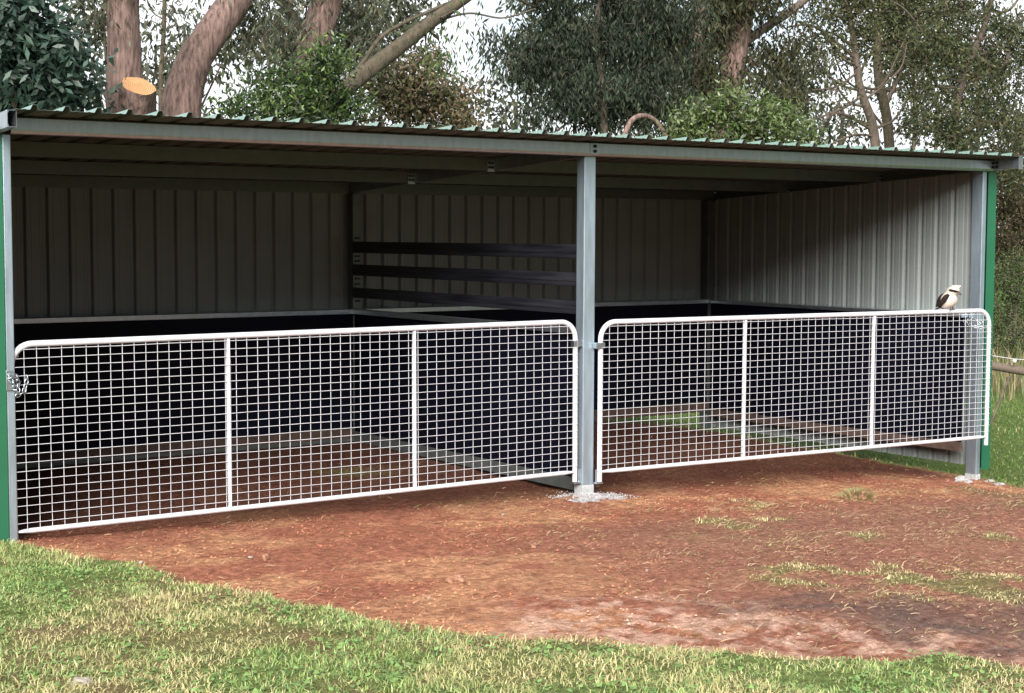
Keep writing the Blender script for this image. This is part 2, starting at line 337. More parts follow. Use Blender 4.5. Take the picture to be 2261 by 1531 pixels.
# dry stalks lying on the dirt
def straw(n, seed, dens, xr, yr, L=(.012, .055)):
    r = np.random.default_rng(seed); x = r.uniform(*xr, n); y = r.uniform(*yr, n); k = r.random(n) < dens(x, y); x, y = x[k], y[k]; n = len(x)
    a = r.random(n)*6.283; l = r.uniform(*L, n)*(.5+r.random(n)); cx, sx = np.cos(a)*l/2, np.sin(a)*l/2; b = r.normal(0, .25, n)*l
    Z = G(x, y)+.010+r.random(n)*.012; lift = r.random(n)**2*.5*l
    w = .0009+.0011*r.random(n)
    p0 = np.stack([x-cx, y-sx, Z], 1); p2 = np.stack([x+cx, y+sx, Z+lift], 1); p1 = (p0+p2)/2+np.stack([-np.sin(a)*b, np.cos(a)*b, np.abs(b)*.4+.002], 1)
    O = np.stack([-np.sin(a), np.cos(a), 0*a+.6], 1)*w[:, None]
    V = np.stack([p0-O, p0+O, p1+O, p1-O, p2+O*.4, p2-O*.4], 1).reshape(-1, 3); i = np.arange(n)*6
    F = np.concatenate([np.stack([i, i+1, i+2, i+3], 1), np.stack([i+3, i+2, i+4, i+5], 1)])
    t = np.where((r.random(n) < .7)[:, None], np.array([.55, .40, .24]), np.array([.30, .27, .10]))*(.5+.7*r.random(n))[:, None]
    return V, F, np.repeat(t, 6, 0)
def sd_(x, y): return soft(FRONT, x, y)*(.03+.75*ss(2.3, 4.5, x-.25*y)*ss(-.1, -.8, y)*(.05+.9*ss(.47, .60, fbm(x*2.6, y*2.6, 97)))+.18*ss(.55, .7, fbm(x*2, y*2, 98))*(y < .3)+.5*np.exp(-(np.abs(grassness(x, y)-.4)*5)**2))*visible(x, y)*(.12+.88*ss(1.2, -.1, y))
V, F, C_ = straw(75000, 5, sd_, (-.3, 9), (-6, 3.6))
o = npmesh('dry_straw', V, F, m_grass, C_); tag(o, 'dry straw and grass clippings strewn over the red dirt', 'straw', kind='stuff')
# loose crumbs of soil
def crumbs(n, seed):
    r = np.random.default_rng(seed); x = r.uniform(-.2, 8.8, n); y = r.uniform(-5.6, 3.5, n); g_ = grassness(x, y)
    k = (g_ < .4) & visible(x, y) & (r.random(n) < (.12+.88*ss(.46, .60, fbm(x*2.2, y*2.2, 121, 4)))*(.5+.5*ss(3.4, 0, y))); x, y, g_ = x[k], y[k], g_[k]; n = len(x)
    s = .0022+.009*r.random(n)**4; z = G(x, y)+(fbm(x*9, y*9, 21)-.5)*.02+.004
    O = np.array([(-1, 0, 0), (0, -1, 0), (1, 0, 0), (0, 1, 0), (0, 0, .8), (0, 0, -.6)])
    V = np.stack([x, y, z], 1)[:, None, :]+O[None]*s[:, None, None]*r.uniform(.6, 1.5, (n, 6, 1))
    a = r.random(n)*6.28; i = np.arange(n)*6
    F = np.concatenate([np.stack([i+p, i+q, i+t], 1) for p, q, t in ((0, 1, 4), (1, 2, 4), (2, 3, 4), (3, 0, 4))])
    return V.reshape(-1, 3), F, np.repeat(np.clip(soilcol(x, y, g_*0)*(.45+.65*r.random(n))[:, None], 0, 1), 6, 0)
V, F, C_ = crumbs(95000, 14)
o = npmesh('soil_crumbs', V, F, mat('soil_crumb', (1, 1, 1), .95, 0, .1, 30, attr='tint', spec=.1), C_); tag(o, 'loose crumbs of red soil lying over the bare dirt', 'soil', kind='stuff')
# broad weed leaves in the turf
def weeds(seed, n):
    r = np.random.default_rng(seed); cx = r.uniform(-1.6, 3.4, n*3); cy = r.uniform(-5.8, -.6, n*3); k = (grassness(cx, cy) > .8) & (fbm(cx*1.5, cy*1.5, 101) > .47) & visible(cx, cy); cx, cy = cx[k][:n], cy[k][:n]
    V = []; F = []; C2 = []; b = 0
    for X0, Y0 in zip(cx, cy):
        for j in range(r.integers(4, 9)):
            x0, y0 = X0+r.normal(0, .035), Y0+r.normal(0, .035); z0 = float(G(np.array([x0]), np.array([y0]))[0])+.018+r.random()*.022; s = r.uniform(.006, .013); a0 = r.random()*6.28
            nrm = np.array([r.normal(0, .35), r.normal(0, .35), 1]); nrm /= np.linalg.norm(nrm); u = np.cross(nrm, (0, 1, 0)); u /= np.linalg.norm(u); w = np.cross(nrm, u)
            V.append([x0, y0, z0+.002])
            for q in range(6): a = a0+q*1.047; rr = s*(1+.25*math.cos(3*a)); V.append(np.array([x0, y0, z0])+u*math.cos(a)*rr+w*math.sin(a)*rr)
            for q in range(6): F.append([b, b+1+q, b+1+(q+1) % 6])
            cc = np.array([.20, .33, .10])*r.uniform(.6, 1.35); C2 += [cc]*7; b += 7
    return np.array(V), np.array(F), np.array(C2)
V, F, C_ = weeds(9, 900)
o = npmesh('clover', V, F, m_grass, C_); tag(o, 'small round clover leaves growing through the front lawn', 'clover', kind='stuff')

# ------------------------------------------------------------------ shed
FX0, FX1, DEP = .0, 8.86, 3.66; XM = 4.318; SL = -.0575        # roof falls to the back
shed = empty('open_fronted_shed', (4.4, 1.8, 0), 'open fronted green steel horse shelter with two bays on red dirt', 'shed')
shed.location = (0, 0, 0)
def part(mb, name, m, parent=shed, label=None, bevel=0):
    o = mb.build(name, m, parent, bevel)
    if label: o['label'] = label
    return o
def cprof(d, w, t=.003, lip=.015, face=1):
    "C channel profile (p across the web direction, q up) : web at p=0, opening towards +p*face"
    pts = [(0, 0), (w, 0), (w, lip), (w-t, lip), (w-t, t), (t, t), (t, d-t), (w-t, d-t), (w-t, d-lip), (w, d-lip), (w, d), (0, d)]
    return [(p*face, q) for p, q in pts]
def rib_profile(a, b, pitch, h, flip=1, off=0.0, flute=.0022, base=.056, top=.024):
    pts = []; k = math.floor((a-off)/pitch)-1; x = off+k*pitch
    while x < b+pitch:
        for dx, dz in ((-base/2, 0), (-top/2, h), (top/2, h), (base/2, 0), (.048, 0), (.052, flute), (.066, flute), (.070, 0), (.120, 0), (.124, flute), (.138, flute), (.142, 0)):
            u = x+dx
            if a < u < b: pts.append((u, dz*flip))
        x += pitch
    def hgt(u):
        q = (u-off+pitch/2) % pitch-pitch/2; q = abs(q)
        return flip*(h if q < top/2 else (h*(base/2-q)/(base/2-top/2) if q < base/2 else 0))
    return [(a, hgt(a))]+pts+[(b, hgt(b))]
def sheet(prof, mk, a, b, thick, normal):
    "profiled sheet with both faces: mk(u, h, t) gives a point; material 0 inside, 1 outside"
    mb = MB(); n = len(prof)
    L0 = [mk(u, h, t) for t in (a, b) for u, h in prof]; L1 = [tuple(np.array(v)+np.array(normal)*thick) for v in L0]
    fs = [(i, i+1, n+i+1, n+i) for i in range(n-1)]
    mb.add(L0, fs, 0); mb.add(L1, fs, 1)
    m = len(L0); ed = [(i, i+1, m+i+1, m+i) for i in range(n-1)]+[(n+i, n+i+1, m+n+i+1, m+n+i) for i in range(n-1)]+[(0, n, m+n, m), (n-1, 2*n-1, m+2*n-1, m+n-1)]
    mb.add(L0+L1, ed, 1); return mb
# roof
RZ = 2.538
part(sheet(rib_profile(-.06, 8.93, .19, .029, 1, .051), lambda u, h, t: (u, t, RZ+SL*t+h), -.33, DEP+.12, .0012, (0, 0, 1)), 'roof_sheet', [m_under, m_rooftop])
# walls
part(sheet(rib_profile(-.02, 8.88, .179*1.06, .029, 1, 1.1959*1.06), lambda u, h, t: (u, DEP+.045+h, t), .02, 2.325, .0012, (0, 1, 0)), 'back_wall_sheet', [m_cream, m_green])
def side_wall(xw, sgn, zb, name, off):
    mb = MB(); prof = rib_profile(.09, DEP+.05, .179*1.06, .029, 1, off); n = len(prof)
    for lay, mi in ((0, 0), (.0012, 1)):
        vs = [(xw+sgn*(h+lay), u, zb) for u, h in prof]+[(xw+sgn*(h+lay), u, 2.515+SL*u) for u, h in prof]
        mb.add(vs, [(i, i+1, n+i+1, n+i) for i in range(n-1)], mi)
    part(mb, name, [m_cream, m_green])
side_wall(8.862, 1, -.265, 'side_wall_sheet', (3.4745-.2506)*1.06)
side_wall(-.045, -1, -.02, 'side_wall_sheet', .1)
mb = MB(); mb.box(.0, 8.84, DEP+.03, DEP+.042, 2.27, 2.347); part(mb, 'closure_strip', m_purl)
# corner flashings
def flashing(x0, x1, z0, z1, s):
    mb = MB(); xo = x1 if s > 0 else x0
    mb.box(x0, x1, -.012, -.008, z0, z1); mb.box(xo-.004 if s > 0 else xo, xo if s > 0 else xo+.004, -.008, .13, z0, z1)
    part(mb, 'corner_flashing', m_green)
flashing(8.862, 8.975, -.29, 2.475, 1); flashing(-.16, -.045, .0, 2.475, -1)
# posts: galvanised channels
def post(x0, x1, z0, z1, y0=0, y1=.1, nm='post', m=m_post):
    mb = MB(); mb.box(x0, x1, y0, y1, z0, z1); return part(mb, nm, m, bevel=.006)
p_l = post(-.038, .012, -.2, 2.434, 0, .1)
p_m = post(4.265, 4.371, -.35, 2.434, 0, .095)
p_r = post(8.80, 8.855, -.6, 2.434, 0, .12)
for xx in ((4.30, 4.40), (8.70, 8.80), (-.03, .07)): post(*xx, -.4, 2.22, DEP-.09, DEP+.02, 'post', m_purl)
mb = MB(); mb.box(4.2626, 4.3734, -.0026, .0976, -.34, -.03); part(mb, 'concrete_stain', m_lime, p_m, bevel=.003)
mb = MB(); mb.box(8.798, 8.857, -.003, .122, -.5, -.33); part(mb, 'concrete_stain', m_lime, p_r)
# fascia purlins (one per bay) with rounded lower lip
def fascia(x0, x1, z0, z1):
    prof = [(0, .020), (.001, .012), (.004, .005), (.009, -.001), (.015, -.005), (.022, -.006), (.05, -.006), (.05, .012), (.046, .012), (.046, -.002), (.010, -.002), (.004, .004), (.004, z1-z0-.004), (.05, z1-z0-.004), (.05, z1-z0), (.006, z1-z0), (0, z1-z0-.006)]
    mb = MB(); mb.prism([(p-.052, q+z0) for p, q in prof], 'x', x0, x1, smooth=False); return part(mb, 'front_beam', m_galv)
fa = fascia(.0, 4.318, 2.438, 2.532); fb = fascia(4.3195, 8.885, 2.438, 2.532)
def bolts(x, zs, y, par, r=.012):
    for zz in zs:
        mb = MB(); mb.tube([(x, y, zz), (x, y-.010, zz)], r, 10); mb.tube([(x, y-.010, zz), (x, y-.018, zz)], r*.6, 6); part(mb, 'bolt', m_bolt, par)
mb = MB(); mb.box(4.275, 4.36, -.0555, -.0522, 2.446, 2.526); pl = part(mb, 'joint_plate', m_galv, fa)
bolts(4.318, (2.505, 2.468), -.0558, fa); bolts(8.862, (2.505, 2.468), -.0525, fb)
# rafters
def rafter(x, face, y0, y1, nm='rafter', d=.098):
    mb = MB(); mb.prism([(x+p, q+2.437) for p, q in cprof(d, .05, face=face)], 'y', y0, y1, shear=SL); return part(mb, nm, m_galv if nm == 'rafter' else m_purl)
r_l = rafter(-.048, -1, -.31, DEP); r_r = rafter(8.888, 1, -.31, DEP); r_m = rafter(4.30, 1, .0, DEP-.05, 'rafter')
mb = MB(); mb.box(-.1015, -.0985, -.306, DEP, 2.438, 2.534, shear=SL); part(mb, 'barge_plate', m_galv, r_l)
mb = MB(); mb.box(8.886, 8.945, -.316, -.3105, 2.445, 2.565); part(mb, 'end_plate', m_galv, r_r)
bolts_r = MB()
for yy, zz in ((-.08, 2.51), (-.08, 2.475)):
    mb = MB(); mb.tube([(8.888, yy, zz), (8.876, yy, zz)], .011, 8); part(mb, 'bolt', m_bolt, r_r)
# purlins under the roof, one per bay and row
for yy in (1.24, 2.47, DEP-.02):
    zt = 2.534+SL*yy
    for a, b in ((.0, 4.297), (4.303+.052, 8.85)):
        mb = MB(); mb.prism([(yy+p, q+zt-.1) for p, q in cprof(.1, .05)], 'x', a, b); pu = part(mb, 'purlin', m_purl)
    if yy < 3:
        for xx, s in ((4.300, -1), (8.85, -1)):
            mb = MB(); mb.box(xx-.07, xx-.002, yy-.006, yy-.0005, zt-.108, zt-.02); cl = part(mb, 'cleat', m_galv, pu)
            for bx in (-.055, -.025):
                mb = MB(); mb.tube([(xx+bx, yy-.006, zt-.075), (xx+bx, yy-.02, zt-.075)], .009, 6); mb.tube([(xx+bx, yy-.006, zt-.04), (xx+bx, yy-.02, zt-.04)], .009, 6); part(mb, 'bolt', m_bolt, pu)
# interior top plates of the side walls
for xx in (8.85,):
    mb = MB(); mb.prism([(xx-p, q+2.437) for p, q in cprof(.098, .03)], 'y', .13, DEP-.03, shear=SL); part(mb, 'wall_plate', m_purl)
# girts (capping channel above the lining)
def girt(x0, x1, y0, y1, z0, z1, nm='girt'):
    mb = MB(); mb.box(x0, x1, y0, y1, z0, z1); return part(mb, nm, m_galv, bevel=.004)
girt(.07, 4.30, DEP-.13, DEP+.02, 1.105, 1.150); girt(4.40, 8.70, DEP-.13, DEP+.02, 1.105, 1.150)
girt(8.70, 8.86, .125, DEP-.13, 1.105, 1.140); girt(-.03, .07, .105, DEP-.13, 1.105, 1.140)
# lining panels
def lining(x0, x1, y0, y1, z0, z1):
    mb = MB(); mb.box(x0, x1, y0, y1, z0, z1); return part(mb, 'lining_panel', m_rubber, label='black lining board between the girt and the base rail')
for a, b in ((.075, 1.21), (1.213, 2.41), (2.413, 4.295)): lining(a, b, DEP-.10, DEP-.085, .035, 1.103)
for a, b in ((4.405, 5.61), (5.613, 6.81), (6.813, 8.695)): lining(a, b, DEP-.10, DEP-.085, .03, 1.103)
for a, b in ((.13, 1.3), (1.303, 2.5), (2.503, DEP-.11)): lining(8.735, 8.75, a, b, -.04, 1.103); lining(.03, .045, a, b, .03, 1.103)
# base rails
mb = MB(); mb.box(.075, 4.295, DEP-.112, DEP-.10, -.053, .032); part(mb, 'base_rail', m_redwood)
mb = MB(); mb.box(.075, 4.295, DEP-.118, DEP-.10, -.085, -.055); part(mb, 'base_rail', m_purl, label='galvanised base rail of the left bay')
mb = MB(); mb.box(4.405, 8.69, DEP-.14, DEP-.10, -.075, .028); part(mb, 'base_rail', m_redwood)
mb = MB(); mb.box(8.715, 8.76, .125, DEP-.14, -.125, -.045); part(mb, 'base_rail', m_redwood, label='brown timber base rail below the right lining')
mb = MB(); mb.box(.02, .05, .105, DEP-.115, -.08, .028); part(mb, 'base_rail', m_galv)
# partition
part_e = MB(); part_e.box(4.268, 4.372, .10, DEP-.115, 1.105, 1.150); pe = part(part_e, 'partition_cap', m_galv, bevel=.004)
for a, b in ((.10, 1.82), (1.823, DEP-.115)): lining(4.30, 4.325, a, b, .012, 1.103)
mb = MB(); mb.box(4.285, 4.34, .10, DEP-.115, -.085, .008); part(mb, 'base_rail', m_purl)
for z0, z1 in ((1.672, 1.778), (1.463, 1.566), (1.255, 1.351)):
    h = z1-z0; prof = [(0, .008), (.003, 0), (.035, 0), (.038, .008), (.038, h-.008), (.035, h), (.003, h), (0, h-.008), (0, h*.62), (-.006, h*.56), (-.006, h*.40), (0, h*.34)]
    mb = MB(); mb.prism([(4.295+p, z0+q) for p, q in prof], 'y', .097, DEP-.09); rl = part(mb, 'partition_rail', m_rail)
    for zz in (z0-.03, z1+.03, z0+h/2):
        mb = MB(); mb.tube([(4.33, DEP-.09, zz), (4.33, DEP-.105, zz)], .011, 6); mb.tube([(4.36, DEP-.09, zz), (4.36, DEP-.105, zz)], .011, 6); part(mb, 'bolt', m_bolt, rl)
# cement spill at the middle post, and lumps at the right post
def spill(cx, cy, rx, ry, h, n, seed, name, label):
    r = np.random.default_rng(seed); g = 44; V = []; F = []; 
    for i in range(g+1):
        for j in range(g+1):
            u, v = (i/g*2-1), (j/g*2-1); X0, Y0 = cx+u*rx, cy+v*ry; q = math.hypot(u, v)
            nn = float(fbm(np.array([X0*14]), np.array([Y0*14]), seed)[0]); zz = float(G(np.array([X0]), np.array([Y0]))[0])
            V.append((X0, Y0, zz-.012+h*max(0, 1-q)**.7*(.3+1.3*nn)+.022*(nn-.5)*(q < 1)-(.05 if q > .98 else 0)+r.normal(0, .0015)))
    for i in range(g):
        for j in range(g): F.append((i*(g+1)+j, (i+1)*(g+1)+j, (i+1)*(g+1)+j+1, i*(g+1)+j+1))
    mb = MB().add(V, F, 0, False)
    for k in range(n):
        a = r.random()*6.28; q = r.random()**.6*1.15; X0, Y0 = cx+math.cos(a)*q*rx, cy+math.sin(a)*q*ry; s = r.uniform(.004, .013)*(1.3-q*.5)
        zz = float(G(np.array([X0]), np.array([Y0]))[0])+.012
        vs = [(X0+s*dx*r.uniform(.6, 1.3), Y0+s*dy*r.uniform(.6, 1.3), zz+s*dz*r.uniform(.4, 1.0)) for dx, dy, dz in ((-1, 0, 0), (0, -1, 0), (1, 0, 0), (0, 1, 0), (0, 0, 1), (0, 0, -1))]
        mb.add(vs, [(0, 1, 4), (1, 2, 4), (2, 3, 4), (3, 0, 4), (1, 0, 5), (2, 1, 5), (3, 2, 5), (0, 3, 5)])
    return tag(mb.build(name, m_concrete), label, 'cement')
spill(4.33, -.04, .34, .26, .035, 260, 4, 'cement_spill', 'rough white cement spill around the foot of the middle post')
def lump(name, x, y, s, m, label, cat, seed, group=None, flat=.6, n=2):
    r = np.random.default_rng(seed); import bmesh
    bm = bmesh.new(); bmesh.ops.create_icosphere(bm, subdivisions=3, radius=1)
    ph = r.random(9)*6.28; sc = np.array([1, r.uniform(.65, .95), flat])
    for v in bm.verts:
        c0 = v.co.copy(); d = 1+.20*math.sin(3*c0.x+ph[0]+2*c0.y)+.16*math.sin(4.3*c0.y+ph[1]+c0.z*2)+.12*math.sin(7*c0.z+ph[2]+c0.x*4)+r.normal(0, .025)
        v.co = Vector((c0.x*d*sc[0]*s, c0.y*d*sc[1]*s, c0.z*d*sc[2]*s))
    me = bpy.data.meshes.new(name); bm.to_mesh(me); bm.free()
    o = link(name, me, m); o.location = (x, y, float(G(np.array([x]), np.array([y]))[0])+s*flat*.45); o.rotation_euler = (0, 0, r.random()*6)
    return tag(o, label, cat, group)
CLODS = [(1.03, -1.25, .027, 'orange dirt clod on the dirt nearest the left gate', 'clod', m_stone, .8), (1.59, -2.39, .042, 'lumpy brown dirt clod in the middle of the bare red dirt', 'clod', m_stone, .8),
 (2.64, -1.64, .042, 'flat red clod half sunk in dirt in front of the middle post', 'clod', m_stone, .35), (4.71, -.97, .052, 'flat dark red clod beside the thin grass right of the middle post', 'clod', m_stone, .3)]
for i, (x_, y_, s_, lb, ct, mm, fl) in enumerate(CLODS): lump('dirt_clod', x_, y_, s_, mm, lb, ct, 20+i, None, fl)
PEB = [(.98, -1.16, .012, 'grey pebble just left of the orange dirt clod'), (.37, -1.02, .017, 'pale pebble at the turf edge in front of the left gate'), (3.23, -.45, .014, 'white pebble on the dirt left of the cement spill'),
 (1.27, -2.63, .010, 'tiny white pebble on dirt below the lumpy brown clod'), (2.7, -2.64, .011, 'tiny pale pebble on the dirt near the pinkish dry patch'), (-.80, -3.36, .045, 'smooth tan stone in the grass at the bottom left corner')]
for i, (x_, y_, s_, lb) in enumerate(PEB): lump('pebble', x_, y_, s_, m_pebble, lb, 'pebble', 40+i, None, .6)
RC = [(8.42, -.16, .075, 'largest pale concrete lump left of the right post foot'), (8.80, -.16, .05, 'grey concrete lump right under the right post'), (8.60, -.42, .045, 'small concrete lump on dirt in front of the right post'), (8.72, -.60, .035, 'outermost small concrete lump near the grass at the right')]
for i, (x_, y_, s_, lb) in enumerate(RC): lump('concrete_lump', x_, y_, s_, m_concrete, lb, 'concrete', 60+i, None, .4)
# grass sod clod
sx, sy = 6.14, -1.01
o = lump('turf_clod', sx, sy, .085, m_stone, 'upturned turf clod with green grass on the dirt right of centre', 'turf', 80, None, .55)
r = np.random.default_rng(81); n = 420; a = r.random(n)*6.283; q = r.random(n)**.5
bx = np.cos(a)*q*.11; by = np.sin(a)*q*.09; bz = .05*(1-q**2)-.01; h = r.uniform(.03, .085, n); dx = np.cos(a)*h*.8+r.normal(0, .012, n); dy = np.sin(a)*h*.8+r.normal(0, .012, n); w = .0025
V = np.stack([np.stack([bx-w, by, bz], 1), np.stack([bx+w, by+w, bz], 1), np.stack([bx+dx, by+dy, bz+h*.6], 1)], 1).reshape(-1, 3)
npmesh('grass_tuft', V, np.arange(n*3).reshape(-1, 3), m_grass, np.repeat(np.where((r.random(n) < .55)[:, None], np.array([.17, .25, .07]), np.array([.45, .36, .2]))*(.6+.7*r.random(n))[:, None], 3, 0), o)

# ------------------------------------------------------------------ gates
GL, GH, TR = 4.215, 1.13, .0195
def make_gate(label):
    g = empty('mesh_gate', (0, 0, 0), label, 'gate', 'white welded mesh gates across the shed bays')
    rc = .13; pts = [(0, 0, -.075), (0, 0, .3), (0, 0, GH-rc)]
    for k in range(1, 9): t = k/9*math.pi/2; pts.append((rc-rc*math.cos(t), 0, GH-rc+rc*math.sin(t)))
    pts.append((rc, 0, GH)); mid = [(x, 0, GH) for x in np.linspace(rc+.2, GL-rc-.2, 6)]
    pts2 = pts+mid+[(GL-p[0], 0, p[2]) for p in pts[::-1]]
    mb = MB(); mb.tube(pts2, TR, 12); mb.build('frame', m_white, g)
    mb = MB(); xs = [.018, .06, .10, .2]+list(np.linspace(.5, GL-.5, 5))+[GL-.2, GL-.10, GL-.06, GL-.018]
    mb.tube([(x, 0, 0) for x in xs], [.021, .020, .018]+[.0165]*(len(xs)-6)+[.018, .020, .021], 10, flat=[.35, .6, .9]+[1]*(len(xs)-6)+[.9, .6, .35]); mb.build('bottom_rail', m_white, g)
    mb = MB(); R_, v = .0020, GL/55.0
    n = 55
    for k in range(1, n):
        x = k*GL/n; zt = GH-.012
        if x < rc: zt = GH-rc+math.sqrt(max(0, rc*rc-(rc-x)**2))-.012
        if x > GL-rc: zt = GH-rc+math.sqrt(max(0, rc*rc-(rc-(GL-x))**2))-.012
        mb.tube([(x+random.gauss(0, .001), -.006, 0), (x, -.006, zt)], R_, 5)
    for k in range(1, 22):
        zz = k*GH/21.6; xa = .012
        if zz > GH-rc: q = zz-(GH-rc); xa = rc-math.sqrt(max(0, rc*rc-q*q))+.012
        if zz > GH-.03: continue
        xs = np.linspace(xa-.02 if zz < GH-rc else xa, GL-xa+(.02 if zz < GH-rc else 0), 14)
        mb.tube([(x, -.0125-(TR-.006 if abs(x) < .03 or abs(x-GL) < .03 else 0)*1.1, zz+random.gauss(0, .0008)) for x in xs], R_, 5)
    mb.build('wire_mesh', m_white, g)
    for x in (GL/3, GL*2/3):
        mb = MB(); mb.tube([(x, .004, -.002), (x, .004, .05), (x, .004, .12), (x, .004, .2), (x, .004, .6), (x, .004, GH-.16), (x, .004, GH-.08), (x, .004, GH-.018)],
                           [.026, .024, .0175, .016, .016, .016, .022, .024], 10, flat=[.35, .4, .8, 1, 1, 1, .5, .4]); mb.build('upright', m_white, g)
    return g
def chain(g, pts, name='chain'):
    "links of a galvanised chain along a path, in one mesh"
    mb = MB(); P_ = [np.array(p, float) for p in pts]; d = [0]
    for i in range(1, len(P_)): d.append(d[-1]+np.linalg.norm(P_[i]-P_[i-1]))
    n = int(d[-1]/.026)
    for k in range(n):
        s = (k+.5)*.026; c0 = np.array([np.interp(s, d, [p[j] for p in P_]) for j in range(3)]); c1 = np.array([np.interp(s+.01, d, [p[j] for p in P_]) for j in range(3)])
        t = (c1-c0)/(np.linalg.norm(c1-c0)+1e-9); sd2 = np.cross(t, (0, 1, 0) if k % 2 else (.3, .2, 1)); sd2 /= np.linalg.norm(sd2)+1e-9
        ring = [c0+t*math.cos(a)*.019+sd2*math.sin(a)*.011 for a in np.linspace(0, 2*math.pi, 11)]
        mb.tube(ring, .0034, 6, caps=False)
    return mb.build(name, m_galv, g)
gl = make_gate('left white wire mesh gate latched with a chain at the left post'); gl.location = (.004, .035, .060); gl.rotation_euler = (0, -.0035, 0)
gate_kids = list(gl.children)
gr_ = gl.copy(); COL.objects.link(gr_)
for ch in gate_kids:
    c2 = ch.copy(); COL.objects.link(c2); c2.parent = gr_
gr_['label'] = 'right white wire mesh gate with the perched bird on its top rail'
gr_.location = (4.402, -.032, .068); gr_.rotation_euler = (0, .0015, math.radians(-3.0))
def strap(g, x, z, s):
    mb = MB(); mb.box(min(x, x+s*.055), max(x, x+s*.055), -.027, .027, z-.022, z+.022); mb.box(x-.026, x+.026, -.0235, .0235, z-.0225, z+.0225); mb.build('hinge', m_galv, g, .003)
strap(gl, GL, .965, 1); strap(gr_, 0, .955, -1)
mb = MB(); mb.box(GL-.02, GL+.05, -.02, .02, -.090, -.078); mb.tube([(GL+.038, 0, -.09), (GL+.038, 0, .02)], .008, 8); mb.build('hinge', m_galv, gl)
mb = MB(); mb.box(-.04, .02, -.02, .02, -.090, -.078); mb.tube([(-.03, 0, -.09), (-.03, 0, .02)], .008, 8); mb.build('hinge', m_galv, gr_)
chain(gl, [(-.035, -.045, .955), (-.01, -.06, .90), (.02, -.05, .83), (.06, -.04, .845), (.085, -.03, .92), (.08, -.025, .965)])
chain(gl, [(-.03, -.05, .93), (.01, -.055, .95), (.03, -.04, .90), (.02, -.055, .85), (-.015, -.055, .87)])
chain(gr_, [(GL-.02, .04, 1.02), (GL-.08, .12, 1.05), (GL-.16, .14, 1.03), (GL-.10, .10, .985), (GL-.03, .03, .97), (GL+.03, -.02, .975)])
chain(gr_, [(GL-.17, .13, 1.0), (GL-.10, .12, 1.07), (GL-.05, .05, 1.0)])
mb = MB(); mb.box(-.045, -.005, -.046, -.038, .86, .98); mb.tube([(-.02, -.046, .955), (-.02, -.062, .955)], .009, 8); mb.build('latch_plate', m_galv, gl, .003)

